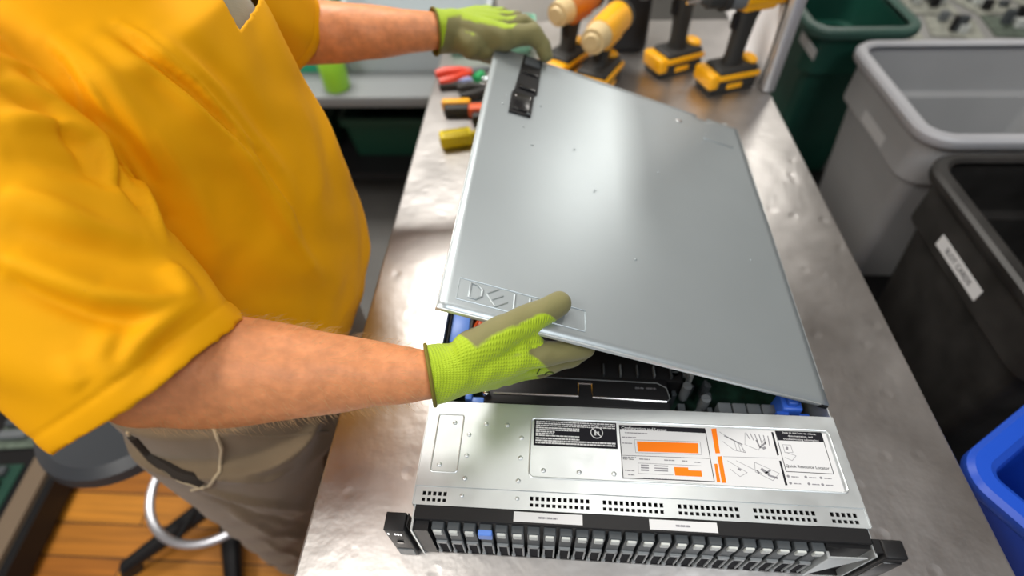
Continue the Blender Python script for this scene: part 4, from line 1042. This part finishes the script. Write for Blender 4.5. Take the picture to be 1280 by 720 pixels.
for k in range(5):
    a = -1.2+k*2*math.pi/5; mb = MB(); mb.tube([(sx, sy, -.80), (sx+.16*math.cos(a), sy+.16*math.sin(a), -.83), (sx+.29*math.cos(a), sy+.29*math.sin(a), -.855)], [.028, .024, .018], 10); lg = link('leg', mb.mesh('m'), BLACKP, t)
    mb = MB(); c = Vector((sx+.285*math.cos(a), sy+.285*math.sin(a), -.875)); dd = Vector((-math.sin(a), math.cos(a), 0)); mb.frustum(c-dd*.012, c+dd*.012, .025, .025, 20); link('caster', mb.mesh('m'), RUB, lg)
a, b = onz(112, 572, -.88), onz(44, 712, -.88); d = (b-a).normalized(); n_ = Vector((d.y, -d.x, 0)); n_ = n_ if n_.x < 0 else -n_
t = thing('tool_cart', 'black low cart with tan edge strip behind the man', 'cart', (a+n_*.3)*1)
t.location.z = -.9
p0, p1 = a-d*.45, b+d*.5; ZC = -.80
mb = MB(); mb.prism([q[:2] for q in (p0, p1, p1+n_*.7, p0+n_*.7)], -.872, ZC); link('cart_body', mb.mesh('m', False), BLACKP, t)
m0 = onz(38, 604, ZC+.012); off_ = (m0-a).dot(n_); q0, q1 = p0+n_*(off_-.03), p1+n_*(off_-.03)
mb = MB(); mb.prism([q[:2] for q in (q0, q1, q1+n_*.055, q0+n_*.055)], ZC, ZC+.015); link('edge_strip', mb.mesh('m', False), mat('tan_wood', srgb(112, 96, 78), .6), t, 'tan edge strip')
for q in (p0+n_*.06+d*.06, p1+n_*.06-d*.06, p1+n_*.64-d*.06, p0+n_*.64+d*.06):
    mb = MB(); mb.frustum((q.x-.014, q.y, -.882), (q.x+.014, q.y, -.882), .018, .018, 20); link('caster', mb.mesh('m'), RUB, t)
def cboard(label, c, z, m, ang):
    t = thing('circuit_board', label, 'circuit board', (c.x, c.y, z), (0, 0, ang)); mb = MB(); mb.box((-.09, -.06, .001), (.09, .06, .006)); link('board', mb.mesh('m'), m, t, None, True)
    for k in range(4): mb = MB(); mb.box((-.08+k*.04, -.05, .006), (-.055+k*.04, .03, .025), .002, 1); link('component', mb.mesh('m'), [DARKG, BLACKP, DARKG, MIDG][k], t, None, True)
ad_ = math.atan2(d.y, d.x)
cboard('green circuit board on the black cart at the left edge', m0+n_*.115+d*.03, ZC, mat('bright_board', (.008, .05, .032, 1), .6), ad_)
cboard('dusty dark circuit board on the black cart, below the yellow sleeve', m0+n_*.115-d*.2, ZC, M2, ad_)

# ------------------------------------------------------------------ room
mb = MB(); mb.box((-4, -3, -.95), (4, 4.5, -.9)); struct('floor', mb.mesh('floor', False), plank_mat())
t = tag(link('floor_mat', (lambda m_: (m_.box((-2.6, .95, -.899), (3.2, 4.3, -.889), .004, 2), m_.mesh('floor_mat'))[1])(MB()), mat('grey_rubber', (.10, .098, .092, 1), .6, var=.1)), 'grey rubber floor mat in the aisle behind the man', 'mat')
WALL = mat('wall_paint', (.58, .57, .54, 1), .8, bump=.05, bscale=80)
mb = MB(); mb.box((-4, 4.4, -.9), (4, 4.5, 1.95)); struct('wall_far', mb.mesh('w', False), WALL)
mb = MB(); mb.box((-4.1, -3, -.9), (-4, 4.5, 1.95)); struct('wall_left', mb.mesh('w', False), WALL)
mb = MB(); mb.box((4, -3, -.9), (4.1, 4.5, 1.95)); struct('wall_right', mb.mesh('w', False), WALL)
mb = MB(); mb.box((-4, -3, 1.95), (4, 4.5, 2.0)); struct('ceiling', mb.mesh('c', False), mat('ceiling_tile', (.5, .5, .5, 1), .9))

def area(name, loc, sx, sy, power, col=(1, .96, .9), rot=(0, 0, 0)):
    l = bpy.data.lights.new(name, 'AREA'); l.shape = 'RECTANGLE'; l.size = sx; l.size_y = sy; l.energy = power; l.color = col
    o = bpy.data.objects.new(name, l); COL.objects.link(o); o.location = loc; o.rotation_euler = rot; return o
area('ceiling_lamp', (-1.05, 1.75, 1.92), 1.0, .7, 64)
area('ceiling_lamp', (1.72, 3.5, 1.92), .28, .95, 26)
area('ceiling_lamp', (-1.3, -.7, 1.92), .6, 1.3, 38)
area('ceiling_lamp', (.7, -.9, 1.92), .6, 1.3, 24, (.93, .97, 1))
area('ceiling_lamp', (.2, 1.0, 1.92), .5, .9, 10)
w = bpy.data.worlds.new('room_light'); S.world = w; w.use_nodes = True
w.node_tree.nodes['Background'].inputs['Color'].default_value = (.75, .8, .9, 1); w.node_tree.nodes['Background'].inputs['Strength'].default_value = .35

# lift the whole place so that the floor is at zero
for o in S.objects:
    if o.parent is None: o.location.z += TOP

cd = bpy.data.cameras.new('camera'); co = bpy.data.objects.new('camera', cd); COL.objects.link(co)
co.location = CAM+Vector((0, 0, TOP)); co.rotation_euler = CR.to_euler()
cd.sensor_width = 36; cd.lens = FP/1280*36; cd.clip_start = .02
cd.dof.use_dof = True; cd.dof.focus_distance = .53; cd.dof.aperture_fstop = 2.2
S.camera = co
vs_ = S.view_settings; vs_.view_transform = 'Standard'; vs_.look = 'None'; vs_.gamma = 1; vs_.exposure = 0; vs_.use_curve_mapping = False
